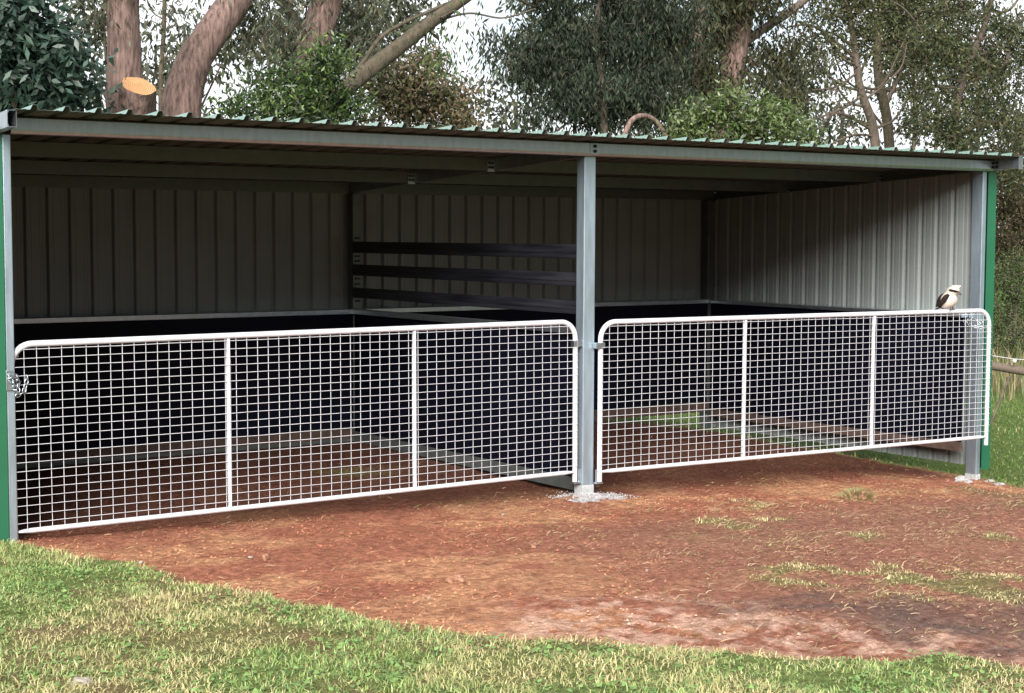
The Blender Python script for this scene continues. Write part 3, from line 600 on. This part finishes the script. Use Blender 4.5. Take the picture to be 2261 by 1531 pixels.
# ------------------------------------------------------------------ kookaburra on the right gate
def kooka():
    b = empty('bird', (0, 0, 0), 'cream and dark brown kookaburra perched on the top rail of the right gate', 'bird')
    m_b = mat('cream_feathers', (.40, .34, .29), .8, 0, .1, 60, .2, 150, col2=(.54, .48, .43)); m_d = mat('dark_feathers', (.008, .005, .004), .8, 0, .4, 70, .3, 120, col2=(.026, .014, .012), spec=.2)
    m_w = mat('wing_spots', (.30, .30, .34), .7); m_k = mat('bill_dark', (.03, .026, .025), .4); m_k2 = mat('bill_lower', (.45, .32, .22), .5); m_e = mat('eye', (.01, .008, .006), .15)
    # body + head as one surface: rings up the spine (x right, y back, z up), bird looks right and a little to the camera
    sp = [((-.050, .01, .014), .010), ((-.040, .008, .020), .027), ((-.022, .004, .036), .045), ((-.006, 0, .058), .057), ((.002, -.002, .084), .061), ((.005, -.002, .108), .058), ((.009, -.003, .128), .050),
          ((.013, -.006, .144), .043), ((.019, -.009, .158), .044), ((.026, -.011, .173), .047), ((.031, -.012, .188), .045), ((.034, -.012, .202), .035), ((.035, -.012, .214), .014)]
    mb = MB(); mb.tube([p for p, r_ in sp], [r_ for p, r_ in sp], 20, wob=.02, seed=3); body = mb.build('body', m_b, b)
    sm = body.modifiers.new('s', 'SUBSURF'); sm.levels = 1; sm.render_levels = 1
    # crest feathers
    mb = MB()
    for k in range(26):
        a0 = random.uniform(-2.4, 1.0); t = random.uniform(.0, 1); p = np.array([.034+.034*math.cos(a0)*(.4+.6*t), -.012-.022*(t-.4), .196+.012*random.random()])
        mb.tube([p, p+np.array([.012*random.uniform(-.2, 1), 0, .014]), p+np.array([.020*random.uniform(-.4, 1), 0, .020])], [.006, .005, .001], 6)
    mb.build('crest', m_b, b)
    # eye stripe lies round the head, bill points down right
    mb = MB(); st = []
    for k in range(9):
        t = k/8; a1 = math.radians(215+95*t); st.append((.028+.0465*math.cos(a1), -.011+.0465*math.sin(a1), .184-.022*t))
    mb.tube(st, [.004, .0085, .0105, .0105, .010, .0095, .008, .006, .005], 8); mb.build('eye_stripe', m_d, b)
    mb = MB(); mb.tube([(.040, -.040, .172), (.053, -.055, .156), (.064, -.064, .143), (.070, -.069, .135)], [.013, .0115, .008, .002], 10, flat=[.8]*4); mb.build('upper_bill', m_k, b)
    mb = MB(); mb.tube([(.036, -.038, .164), (.048, -.052, .149), (.060, -.061, .138)], [.010, .0075, .002], 10, flat=[.6]*3); mb.build('lower_bill', m_k2, b)
    mb = MB(); mb.tube([(.012, -.0555, .182), (.012, -.0575, .182)], .0045, 10); mb.build('eye', m_e, b)
    # wings folded over the back
    for s in (-1, 1):
        mb = MB(); yy = -.040 if s < 0 else .042
        pts = [(-.014, yy+.006*s, .142), (-.026, yy, .122), (-.036, yy-.002*s, .097), (-.047, yy-.004*s, .072), (-.060, yy-.008*s, .048), (-.078, yy-.014*s, .022)]
        mb.tube(pts, [.016, .032, .036, .034, .025, .009], 14, flat=[.6, .6, .6, .55, .45, .3], wob=.05, seed=5); wg = mb.build('wing', m_d, b)
        mb = MB()
        for (u, v) in ((-.050, .078), (-.040, .084), (-.058, .066), (-.030, .088)):
            mb.tube([(u, yy-.016 if s < 0 else yy+.016, v), (u+.006, yy-.017 if s < 0 else yy+.017, v-.004)], .0042, 6)
        mb.build('wing_spots', m_w, wg)
    mb = MB(); mb.add([(-.042, -.012, .034), (-.042, .020, .034), (-.092, .026, -.004), (-.092, -.016, -.004), (-.042, -.012, .026), (-.042, .020, .026), (-.092, .026, -.008), (-.092, -.016, -.008)],
                      [(0, 1, 2, 3), (7, 6, 5, 4), (0, 3, 7, 4), (1, 5, 6, 2), (2, 6, 7, 3), (0, 4, 5, 1)]); mb.build('tail', m_d, b, .002)
    for yy in (-.018, .016):
        mb = MB(); x0 = .006 if yy < 0 else .030; mb.tube([(x0, yy, .036), (x0+.002, yy-.004, .016), (x0+.003, yy-.006, .003)], [.007, .004, .0035], 8)
        for d_ in (-.009, 0, .009): mb.tube([(x0+.003, yy-.004, .003), (x0+.003+d_, yy-.016, .0025), (x0+.003+d_*1.2, yy-.024, -.008)], [.003, .0027, .0012], 6)
        mb.tube([(x0+.003, yy-.004, .003), (x0+.003, yy+.012, .002)], [.003, .0015], 6); mb.build('foot', m_k, b)
    return b
kb = kooka(); gdir = math.radians(-3.0); L_ = 3.70
kb.location = (4.402+math.cos(gdir)*L_, -.032+math.sin(gdir)*L_, .068+GH+TR-.0057); kb.rotation_euler = (0, 0, -.6); kb.scale = (1.26, 1.18, .94)

# ------------------------------------------------------------------ log rail fence right of the shed
fe = empty('log_fence', (12.6, 3.6, -.6), 'weathered log rail fence with a diagonal rusty brace and electric wire right of the shed', 'fence')
def rel(p): return (p[0]-12.6, p[1]-3.6, p[2]+.6)
mb = MB(); A_ = at(2120, 796, 4.6); B_ = at(2420, 848, 3.0); mb.tube([rel(A_*(1-t)+B_*t) for t in np.linspace(0, 1, 8)], .058, 12, wob=.06, seed=2); mb.build('log_rail', m_wood, fe)
mb = MB(); mb.tube([rel(at(2229, 832, 3.9)), rel(at(2182, 950, 3.9))], .016, 6); mb.build('brace', m_barkd, fe)
C1 = at(2410, 800, 3.0); mb = MB(); mb.tube([rel((C1[0], C1[1], .55)), rel((C1[0], C1[1], -.9))], .07, 12, wob=.06); mb.build('fence_post', m_wood, fe)
mb = MB(); mb.tube([rel(at(2120, 776, 4.6)), rel(at(2240, 793, 3.9)), rel(at(2420, 806, 3.0))], .004, 5); wr = mb.build('wire', m_white, fe)
mb = MB(); q = at(2240, 797, 3.88); mb.tube([rel(q+np.array([-.0, 0, .026])), rel(q+np.array([0, 0, .012])), rel(q), rel(q-np.array([0, 0, .02])), rel(q-np.array([0, 0, .028]))], [.012, .026, .028, .022, .01], 12); mb.build('insulator', m_white, fe)
mb = MB(); q0 = at(2010, 760, 6.5); P1 = at(2080, 780, 5.2); mb.tube([rel((P1[0], P1[1], .55)), rel((P1[0], P1[1], -.9))], .07, 12, wob=.06); mb.build('fence_post', m_wood, fe)

# ------------------------------------------------------------------ trees
def path(pts, Y, jit=0, n=14, seed=0, dY=0):
    P_ = [at(px, py, Y+dY*i) for i, (px, py) in enumerate(pts)]; k = len(P_); out_ = []
    r = np.random.default_rng(seed)
    for t in np.linspace(0, k-1, n):
        i = min(int(t), k-2); f = t-i; a = P_[max(i-1, 0)]; b = P_[i]; c0 = P_[i+1]; d = P_[min(i+2, k-1)]
        out_.append(.5*((2*b)+(-a+c0)*f+(2*a-5*b+4*c0-d)*f*f+(-a+3*b-3*c0+d)*f**3)+r.normal(0, jit, 3)*(0 < t < k-1))
    return out_
def leaves(cent, spread, per, L, Wd, droop, tints, seed, flat=.8, shell=0, sizevar=.4):
    r = np.random.default_rng(seed); cent = np.array(cent); n = len(cent)*per
    c0 = np.repeat(cent, per, 0); sp = np.repeat(np.array(spread), per)
    P_ = c0+r.normal(0, 1, (n, 3))*sp[:, None]*np.array([.5, .5, .5*flat])
    ax_ = r.normal(0, 1, (n, 3)); ax_ /= np.linalg.norm(ax_, axis=1)[:, None]; ax_[:, 2] -= droop; L, Wd = (L*1.12, Wd*1.18); ax_ /= np.linalg.norm(ax_, axis=1)[:, None]
    s = np.cross(ax_, r.normal(0, 1, (n, 3))); s /= np.linalg.norm(s, axis=1)[:, None]+1e-9
    nn = np.cross(ax_, s)
    l = L*(1-sizevar/2+sizevar*r.random(n))[:, None]; w = Wd*(1-sizevar/2+sizevar*r.random(n))[:, None]
    V = np.stack([P_, P_+ax_*l*.45+s*w*.5+nn*w*.15, P_+ax_*l+nn*l*.08, P_+ax_*l*.45-s*w*.5+nn*w*.15], 1).reshape(-1, 3)
    i = np.arange(n)*4; F = np.concatenate([np.stack([i, i+1, i+2], 1), np.stack([i, i+2, i+3], 1)])
    T = np.array(tints); cl = r.integers(0, len(T), len(cent)); idx = np.where(r.random(n) < .6, np.repeat(cl, per), r.integers(0, len(T), n))
    C2 = .70*T[idx]*(.55+.9*r.random(n))[:, None]*np.repeat(.75+.5*r.random(len(cent)), per)[:, None]
    return V, F, np.repeat(C2, 4, 0)
def crown_pts(blobs, Y, per_blob, depth, seed):
    r = np.random.default_rng(seed); cs = []
    for (px, py, rp) in blobs:
        m_ = mpp(px, py, Y); R_ = rp*m_; c0 = at(px, py, Y+r.uniform(-.3, .3)*depth)
        k = max(3, int(per_blob*(rp/80.0)**2))
        d = r.normal(0, 1, (k, 3)); d /= np.linalg.norm(d, axis=1)[:, None]; d *= (r.random(k)**.45)[:, None]*R_
        d[:, 1] *= depth
        if k > 12:   # pull the clusters into a few uneven boughs, leaving gaps between them
            nb = max(3, k//9); bo = d[:nb]*1.02; j_ = np.argmin(((d[:, None]-bo[None])**2).sum(2), 1); d = d+(bo[j_]-d)*r.uniform(.25, .62, (k, 1))
        ou = r.random(k) < .14; d[ou] *= r.uniform(1.12, 1.38, (ou.sum(), 1))
        cs.append(c0+d)
    return np.concatenate(cs)
def tree(name, label, cat, Y, trunks, blobs, per_blob, per, cl, L, Wd, droop, tints, seed, depth=.8, group=None, bark=None, leafm=None, twig=.006, flat=.8, ntw=1.0, base=True):
    p0 = trunks[0][0][0] if trunks else blobs[0][:2]
    b0 = at(p0[0], p0[1], Y); gz = float(G(np.array([b0[0]]), np.array([b0[1]]))[0]); org = np.array([b0[0], b0[1], gz])
    t = empty(name, tuple(org), label, cat, group)
    ends = []; ti = 0
    if name == 'wattle_tree':
        rb = np.random.default_rng(seed+77); main = trunks[0][0]; trunks = list(trunks)
        for q in range(13):
            t_ = rb.uniform(.1, .95)*(len(main)-1); i_ = int(t_); f_ = t_-i_; x0 = main[i_][0]*(1-f_)+main[i_+1][0]*f_; y0 = main[i_][1]*(1-f_)+main[i_+1][1]*f_
            sg = rb.choice([-1, 1]); l_ = rb.uniform(45, 130); trunks.append(([(x0, y0), (x0+sg*l_*.45, y0-l_*rb.uniform(-.05, .5)), (x0+sg*l_, y0-l_*rb.uniform(.1, 1.2)), (x0+sg*l_*rb.uniform(1.0, 1.5), y0-l_*rb.uniform(.5, 1.7))], [3.6, 2.8, 2, 1], m_barkp if q % 2 else m_barkd))
    for pts, rad, *bk in trunks:
        P_ = path(pts, Y, 0, 6*len(pts), seed+ti); m_ = mpp(*pts[0], Y); rr = np.interp(np.linspace(0, len(rad)-1, len(P_)), range(len(rad)), rad)*m_
        if ti == 0 and base:
            g0 = P_[0].copy(); n_ = 8; lows = [np.array([g0[0], g0[1], gz-.2])*(1-k/n_)+g0*(k/n_) for k in range(n_)]
            P_ = lows+P_; rr = np.concatenate([np.linspace(rr[0]*1.35, rr[0], n_), rr])
        mb = MB(); mb.tube([p-org for p in P_], rr, 16 if rr.max() > .08 else 7, wob=.07 if rr.max() > .08 else .03, seed=seed+ti)
        mb.build('trunk' if ti == 0 else 'limb', bk[0] if bk else (bark or m_barkd), t); ends += [P_[i] for i in range(len(P_)//3, len(P_), 3)]; ti += 1
    if blobs:
        cs = crown_pts(blobs, Y, per_blob, depth, seed)
        ms = mpp(blobs[0][0], blobs[0][1], Y)
        V, F, C2 = leaves(cs-org, np.full(len(cs), cl), per, L, Wd, droop, tints, seed+9, flat)
        npmesh('crown', V, F, leafm or m_leaf, C2, t)
        # twigs run from the nearest limb (or the blob heart) to the leaf clusters
        r = np.random.default_rng(seed+5); mb = MB(); E = np.array(ends) if ends else None
        nodes = [e0-org for e0 in ends] if ends else [at(*blobs[0][:2], Y)-org]
        NA = np.zeros((len(nodes)+len(cs), 3)); NA[:len(nodes)] = nodes; cnt = len(nodes); CC = cs-org
        order = np.argsort([np.min(np.linalg.norm(NA[:cnt]-c0, axis=1)) for c0 in CC])
        for q, ci in enumerate(order):
            c0 = CC[ci]; dd = np.linalg.norm(NA[:cnt]-c0, axis=1)+np.maximum(0, NA[:cnt, 2]-c0[2])*.7; e0 = NA[np.argmin(dd)]
            L0 = float(np.linalg.norm(e0-c0)); bendv = r.normal(0, .12, 3)*L0+np.array([0, 0, .08*L0])
            tw = twig*(1+1.6*(1-q/len(order))**2)*(2.2 if L0 > .9 else 1)
            mb.tube([e0, (e0+c0)/2+bendv, c0], [tw, tw*.8, tw*.55], 4 if L0 < .9 else 6, caps=False); NA[cnt] = c0; cnt += 1
        mb.build('twigs', bark or m_barkd, t)
    return t
DKG = [(.022, .045, .026), (.035, .065, .035), (.05, .085, .045)]; TEAL = [(.030, .060, .045), (.045, .085, .062), (.075, .12, .09)]
OLV = [(.075, .085, .035), (.10, .115, .045), (.055, .07, .03), (.13, .125, .06)]; LIM = [(.10, .17, .042), (.17, .24, .07), (.07, .12, .03), (.22, .27, .11), (.09, .11, .045)]
BRN = [(.12, .10, .055), (.15, .12, .07), (.09, .085, .04), (.17, .11, .07)]; GRY = [(.10, .12, .085), (.14, .16, .11), (.085, .10, .06), (.16, .15, .09)]
OLV2 = [(.06, .068, .028), (.085, .085, .038), (.045, .05, .022), (.10, .088, .05)]
MID = [(.045, .085, .025), (.07, .13, .035), (.11, .19, .045)]
# left dark broadleaf tree
tree('broadleaf_tree', 'dark blue green broadleaf tree behind the left end of the shed', 'tree', 7.0, [([(30, 250), (40, 120), (60, -40)], [8, 7, 5]), ([(40, 160), (110, 150), (160, 120)], [4, 3, 2])],
     [(10, 60, 90), (60, 110, 85), (30, 190, 100), (100, 190, 70), (150, 215, 45), (20, -40, 80), (110, 120, 35), (175, 160, 16), (120, 90, 22)], 60, 26, .34, .115, .045, .35, [tuple(q*1.3 for q in t_) for t_ in TEAL], 11, group=None)
# cut limb gum
t1 = tree('gum_tree', 'upright pink barked gum trunk with a freshly sawn orange limb stump', 'tree', 8.0, [([(283, 262), (275, 200), (275, 120), (273, 40), (271, -60), (262, -260)], [46, 41, 37, 36, 37, 34], m_bark)],
     [(235, 60, 45), (240, -60, 60), (330, -90, 70), (210, 20, 25)], 30, 16, .34, .10, .020, 1.2, GRY, 21, bark=m_bark, leafm=m_leafm)
org = np.array(t1.location); m8 = mpp(300, 200, 8.0); A_, B_ = at(290, 262, 7.55), at(306, 190, 7.3)
nrm = fw*-.50+.87*(rt*.42+up*.90); nrm /= np.linalg.norm(nrm); u_ = np.cross(nrm, (0, 0, 1.)); u_ /= np.linalg.norm(u_); w_ = np.cross(nrm, u_)
r = np.random.default_rng(3); mb = MB(); vs = []; K = 36; ax0 = (B_-A_)/np.linalg.norm(B_-A_); pu = u_-ax0*np.dot(u_, ax0); pu /= np.linalg.norm(pu); pw = np.cross(ax0, pu)
if np.dot(pw, w_) < 0: pw = -pw
NR = 10
for k in range(NR+1):
    f = k/NR; g2 = f**1.3; c0 = A_*(1-f)+B_*f
    for j in range(K):
        a_ = j*2*math.pi/K; wv = 1+.035*math.sin(2*a_+.4)+.03*math.sin(5*a_)+.02*math.sin(11*a_+f*4)*(1-f*.7)
        d0 = (pu*math.cos(a_)+pw*math.sin(a_))*50*m8; d1 = (u_*math.cos(a_)+w_*math.sin(a_))*37*m8
        vs.append(c0-org+(d0*(1-g2)+d1*g2)*wv)
fs = [(k*K+j, k*K+(j+1) % K, (k+1)*K+(j+1) % K, (k+1)*K+j) for k in range(NR) for j in range(K)]
mb.add(vs, fs, 0, True); stump = mb.build('sawn_limb', m_bark, t1)
mb = MB(); ring = vs[NR*K:]; cen = sum(ring)/K; mb.add([cen+nrm*.004]+[cen+(v-cen)*.6+nrm*.005 for v in ring]+[cen+(v-cen)*.985+nrm*.003 for v in ring]+[cen+(v-cen)*.985-nrm*.01 for v in ring],
    [(0, 1+j, 1+(j+1) % K) for j in range(K)]+[(q*K+1+j, (q+1)*K+1+j, (q+1)*K+1+(j+1) % K, q*K+1+(j+1) % K) for q in (0, 1) for j in range(K)]); mb.build('cut_face', m_cut, stump)
wv_ = m_cut.node_tree; wt = N(wv_, 'ShaderNodeTexWave', wave_type='RINGS', rings_direction='SPHERICAL'); mp_ = N(wv_, 'ShaderNodeMapping'); tq = N(wv_, 'ShaderNodeTexCoord')
mp_.inputs['Location'].default_value = tuple(-c_ for c_ in (cen+u_*.03)); wt.inputs['Scale'].default_value = 14; wt.inputs['Distortion'].default_value = 2.5; wt.inputs['Detail'].default_value = 3
wv_.links.new(tq.outputs['Object'], mp_.inputs[0]); wv_.links.new(mp_.outputs[0], wt.inputs['Vector'])
bs_ = wv_.nodes['Principled BSDF']; src_ = bs_.inputs['Base Color'].links[0].from_socket; mm_ = N(wv_, 'ShaderNodeMix', data_type='RGBA', blend_type='MULTIPLY'); mm_.inputs['Factor'].default_value = .6
wv_.links.new(src_, mm_.inputs['A']); wv_.links.new(wt.outputs['Color'], mm_.inputs['B']); wv_.links.new(mm_.outputs['Result'], bs_.inputs['Base Color'])
# leaning gum
tree('gum_tree', 'thick pink barked gum trunk leaning right beside the sawn stump', 'tree', 9.0, [([(398, 265), (408, 200), (432, 130), (470, 70), (520, 0), (590, -110), (640, -260)], [46, 42, 39, 37, 37, 33, 28], m_bark)],
     [(560, 40, 60), (600, 110, 45), (640, 40, 45), (560, -80, 90), (480, -120, 80), (545, 130, 30)], 34, 18, .42, .11, .022, 1.2, GRY, 31, bark=m_bark, leafm=m_leafm)
tree('sapling', 'thin pale straight sapling between the two pink gum trunks', 'tree', 12.0, [([(355, 262), (356, 150), (362, 60), (364, -80)], [6, 5.5, 5, 4], m_barkp)],
     [(330, 40, 40), (390, 60, 45), (380, 130, 28), (330, 130, 26), (410, 10, 50), (300, 180, 14)], 26, 14, .40, .10, .024, 1.0, GRY, 41, leafm=m_leafm)
# third gum
tree('gum_tree', 'dark sided gum trunk rising behind the bright green shrub', 'tree', 10.5, [([(682, 270), (686, 160), (700, 80), (722, 0), (745, -120)], [44, 38, 37, 36, 32], m_bark), ([(690, 110), (650, 40), (600, -30)], [12, 10, 8], m_barkp)],
     [(640, -20, 60), (700, -90, 90), (800, 40, 60), (820, 110, 60), (780, -20, 60), (640, 90, 28)], 40, 18, .45, .11, .022, 1.2, GRY, 51, bark=m_bark, leafm=m_leafm)
# leaning mossy trunk
tree('leaning_tree', 'long mossy brown trunk leaning up to the right over the shed', 'tree', 9.5, [([(660, 290), (745, 208), (860, 120), (960, 42), (1050, -20), (1160, -100)], [23, 21, 18, 15.5, 12.5, 9], m_barkp),
     ([(750, 200), (800, 140), (850, 75), (960, 20), (1010, 0)], [6, 5, 4.5, 4, 3], m_barkp), ([(790, 165), (760, 210), (745, 245)], [7, 6, 4], m_barkp), ([(930, 60), (1030, 30), (1110, 40), (1180, 20)], [3, 2.5, 2, 1.2])],
     [(960, 90, 30), (975, 140, 34), (1010, 20, 22)], 44, 18, .36, .10, .022, 1.5, [(.06, .12, .03), (.05, .09, .03), (.09, .14, .04)], 61, leafm=m_leafm)
# shrubs just behind the roof
tree('shrub', 'bright green leafy shrub behind the roof left of centre', 'shrub', 6.2, [([(640, 290), (650, 220), (690, 140)], [4, 3, 2])],
     [(715, 120, 34), (705, 170, 50), (640, 195, 55), (575, 215, 45), (530, 235, 36), (700, 240, 70), (770, 240, 48), (620, 250, 60), (500, 250, 24), (740, 150, 26)], 95, 24, .20, .070, .020, -.15, [(.035, .065, .02), (.055, .10, .028), (.08, .14, .035), (.15, .23, .055)], 71)
tree('shrub', 'russet brown small leaved shrub behind the middle of the roof', 'shrub', 11.5, [([(900, 300), (905, 200), (930, 110)], [6, 5, 3])],
     [(900, 190, 75), (960, 180, 70), (860, 240, 75), (1010, 230, 60), (950, 260, 70), (820, 190, 40), (1040, 200, 24), (870, 150, 40), (1000, 280, 40)], 75, 24, .30, .075, .032, .6, [(.22, .19, .11), (.25, .20, .12), (.15, .15, .075), (.28, .19, .12), (.13, .14, .06)], 81, leafm=m_leafm)
# the big dark gum
tree('gum_tree', 'large dark weeping gum crown above the middle post', 'tree', 12.0, [([(1335, 310), (1330, 200), (1315, 80), (1335, -60)], [9, 8, 7, 5]), ([(1330, 260), (1250, 180), (1130, 120), (1080, 130)], [5, 4, 3, 1.5]), ([(1320, 120), (1230, 40), (1120, -10)], [5, 4, 2.5]), ([(1330, 230), (1270, 260), (1230, 290)], [4, 3, 2])],
     [(1180, 90, 60), (1230, 60, 85), (1310, 70, 95), (1400, 100, 110), (1150, 150, 55), (1250, 160, 85), (1340, 190, 100), (1440, 200, 95), (1095, 85, 30), (1080, 135, 22), (1490, 60, 90), (1240, 230, 60), (1340, 265, 70), (1460, 250, 70), (1200, -20, 60), (1400, -30, 110), (1120, 150, 30), (1290, -60, 80), (1180, 270, 40)],
     60, 26, .34, .105, .026, 1.5, [(.032, .050, .030), (.046, .062, .038), (.024, .036, .022), (.070, .084, .052)], 91, leafm=m_leafm)
# big reddish trunks
tree('gum_tree', 'tall reddish gum trunk with a dark limb rising to the upper right', 'tree', 13.5, [([(1600, 320), (1612, 200), (1630, 90), (1650, -20), (1665, -140)], [28, 26, 25, 24, 20], m_bark), ([(1612, 120), (1680, 68), (1740, 30), (1800, -20)], [11, 10, 9, 8], m_barkd), ([(1552, 320), (1540, 230), (1535, 120), (1560, 0)], [17, 17, 15, 13], m_bark)],
     [(1540, 100, 70), (1580, 20, 60), (1560, 180, 50), (1660, 160, 45), (1700, 130, 40), (1720, 210, 45), (1690, 20, 45), (1620, -60, 100), (1750, 100, 34), (1800, 150, 30), (1500, 150, 60)], 90, 24, .50, .12, .036, 1.2, OLV2+[(.05, .055, .035)], 101, bark=m_barkd, leafm=m_leafm)
tree('dead_trunk', 'dark bare narrow trunk standing among the gum leaves right of the middle post', 'tree', 12.5, [([(1487, 320), (1485, 240), (1484, 165), (1478, 60)], [10, 9, 9, 7], m_barkd)], [], 0, 0, 0, 0, 0, 0, [], 111)
tree('arched_branch', 'arched bare brown branch just above the roof edge', 'branch', 9.0, [([(1368, 330), (1392, 270), (1420, 256), (1448, 268), (1470, 300), (1478, 330)], [6.5, 6, 6, 5.5, 5, 4], m_bark)], [], 0, 0, 0, 0, 0, 0, [], 121, base=False)
tree('shrub', 'yellow green leafy shrub above the roof right of the middle post', 'shrub', 6.4, [([(1620, 320), (1620, 270), (1625, 220)], [4, 3, 2])],
     [(1600, 262, 62), (1540, 285, 50), (1672, 268, 56), (1735, 285, 48), (1490, 295, 36), (1622, 218, 26), (1780, 298, 32), (1660, 300, 60), (1560, 240, 30), (1700, 240, 26)], 100, 26, .22, .078, .023, -.1, LIM, 131)
# olive twiggy trees
TW = []
tree('wattle_tree', 'spindly dark trunked olive tree right of the yellow green shrub', 'tree', 14.5, [([(1935, 340), (1925, 270), (1898, 190), (1885, 90), (1862, -40)], [11, 10, 8.5, 7, 5], m_barkd), ([(1905, 210), (1860, 240), (1780, 270)], [4, 3, 2]), ([(1890, 130), (1800, 60), (1740, 60)], [4, 3, 2]), ([(1930, 290), (1850, 250), (1800, 290)], [4, 3, 1.5]), ([(1905, 150), (1850, 190), (1790, 200)], [3.5, 2.5, 1.5]), ([(1925, 300), (1880, 300), (1810, 330)], [3, 2.5, 1.5])],
     [(1880, 40, 75), (1830, 90, 40), (1900, 110, 45), (1850, -30, 80), (1790, 20, 50), (1850, 190, 26), (1890, 260, 26), (1780, 100, 30)], 80, 20, .42, .105, .034, .7, OLV, 141, leafm=m_leafm, twig=.008)
tree('wattle_tree', 'pale flecked double trunk olive tree, middle one of the three above the right bay', 'tree', 16.0, [([(1965, 345), (1958, 260), (1940, 170), (1938, 80), (1960, -30)], [12, 11, 10, 8, 6], m_barkp), ([(1955, 230), (1990, 150), (2000, 60)], [6, 5, 4]), ([(1945, 180), (2030, 130), (2100, 120)], [4, 3, 2]), ([(1950, 280), (1900, 200), (1920, 120), (1980, 90)], [3, 3, 2.5, 2])],
     [(1960, 50, 75), (2010, 90, 65), (1990, 160, 45), (2020, 220, 40), (1970, -30, 80), (2060, 20, 70), (2000, 290, 34), (1975, 130, 35)], 85, 20, .42, .105, .034, .7, OLV, 151, leafm=m_leafm, twig=.009)
tree('wattle_tree', 'dense fringed olive tree at the upper right corner', 'tree', 13.0, [([(2120, 345), (2110, 250), (2140, 140), (2180, 40), (2200, -60)], [9, 8, 7, 6, 5], m_barkd), ([(2130, 290), (2190, 270), (2261, 290)], [5, 4, 3]), ([(2150, 120), (2215, 150), (2240, 60), (2300, 20)], [5, 5, 4, 3])],
     [(2090, 80, 80), (2050, 170, 60), (2140, 170, 75), (2190, 70, 80), (2220, 190, 75), (2090, 260, 65), (2170, 280, 65), (2240, 290, 60), (2140, -20, 90), (2260, 100, 80), (2040, 270, 40), (2120, 320, 50), (2240, 380, 60), (2040, 90, 50)], 72, 20, .36, .10, .030, .7, OLV+[(.06, .09, .045)], 161, leafm=m_leafm, twig=.007)
tree('scrub_tree', 'twiggy tan and green scrub tree behind the right corner flashing', 'tree', 15.5, [([(2230, 640), (2225, 540), (2240, 440), (2215, 380)], [6, 5, 4, 3]), ([(2225, 560), (2261, 500), (2300, 470)], [4, 3, 2]), ([(2240, 480), (2200, 430), (2150, 400)], [3, 2, 1.5])],
     [(2215, 370, 60), (2240, 470, 60), (2200, 600, 60), (2220, 430, 70), (2250, 520, 70), (2280, 420, 70), (2190, 520, 50), (2300, 560, 80), (2150, 420, 40)], 90, 26, .46, .10, .032, .5, OLV2+BRN, 171, leafm=m_leafm)
tree('bush', 'dense mid green bush behind the log fence at the right edge', 'bush', 10.5, [([(2240, 850), (2240, 740), (2245, 640)], [6, 5, 4])],
     [(2235, 600, 60), (2225, 670, 60), (2270, 700, 80), (2205, 740, 55), (2250, 770, 50), (2300, 620, 90), (2170, 690, 60), (2200, 620, 50), (2330, 780, 90), (2160, 790, 50)], 110, 24, .24, .055, .018, .1, [(.05, .085, .03), (.085, .13, .04), (.13, .17, .06), (.035, .06, .025)], 181, leafm=m_leafm)
# distant trees: individual crowns further back
FAR = [(230, 70, 'pale grey green tree far behind the sawn stump trunk'), (430, 160, 'hazy tree far off between the leaning trunk and the sapling'), (590, 90, 'distant tree between the leaning trunk and the dark sided trunk'), (830, 60, 'distant olive tree above the leaning mossy trunk'),
       (1130, 290, 'low bluish tree in the sky gap over the roof'), (1740, 210, 'distant tree in the sky gap right of the reddish trunk'), (1850, 300, 'low distant tree beside the spindly dark trunk'), (2060, 240, 'distant tree behind the fringed olive tree'), (2240, 330, 'distant tree furthest to the right'),
       (1260, 110, 'far tree showing through the left part of the dark weeping gum'), (1420, 60, 'far tree showing through the top of the dark weeping gum'), (1380, 220, 'low far tree behind the lower right part of the dark weeping gum'),
       (1560, 130, 'far tree between the dark weeping gum and the reddish trunk'), (2010, 60, 'far tree behind the pale flecked double trunk tree'), (2150, 150, 'far tree behind the top of the fringed olive tree'), (2250, 500, 'far tree low down at the right edge above the bush')]
for i, (px, py, lb) in enumerate(FAR):
    r = np.random.default_rng(300+i); S_ = 1.0 if py < 200 else .7
    bl = [(px+r.normal(0, 55)*S_, py+r.normal(0, 60)*S_, r.uniform(28, 55)*S_) for _ in range(12)]
    if i < 3: bl = bl[:6] if i else bl[:3]
    if px == 1130: bl = [(1080, 270, 40), (1140, 290, 34), (1110, 230, 20), (1170, 260, 24), (1060, 200, 20), (1125, 320, 50)]
    tree('distant_tree', lb, 'tree', 26.0, [([(px, 400), (px+10, 250), (px-5, py-60)], [5, 4, 2.5], m_barkp), ([(px+8, 250), (px+60*S_, py-20)], [3, 1.5], m_barkp), ([(px+5, 220), (px-60*S_, py+10)], [3, 1.5], m_barkp)], bl, 34 if i in (13, 14) else (50 if i > 8 else 42), 20, .8, .21, .075, 1.0, [(.09, .105, .07), (.115, .125, .08), (.07, .08, .045)], 310+i*7, leafm=m_leafm, group='far trees behind the shed', twig=.012)

# unseen dark rise added behind the camera to keep low light out of the shed
mb = MB(); V = []; F = []
K = 60
for k in range(K+1):
    a_ = math.radians(172+98*k/K); hh = (5.5+1.2*math.sin(k*.9)+.8*math.sin(k*2.3))*(1.7 if k < 22 else 1)
    for rr, zz in ((26, -1), (30, hh*.55), (34, hh*.85), (44, hh), (70, hh*.8)):
        V.append((2+rr*math.sin(a_), rr*math.cos(a_), zz))
for k in range(K):
    for j in range(4): F.append((k*5+j, (k+1)*5+j, (k+1)*5+j+1, k*5+j+1))
mb.add(V, F, 0, True); hl = mb.build('added_shade_hills', mat('added_shade_hill', (.03, .045, .018), .9, 0, .4, .6, .8, 1.5, col2=(.08, .10, .04))); hl['kind'] = 'structure'
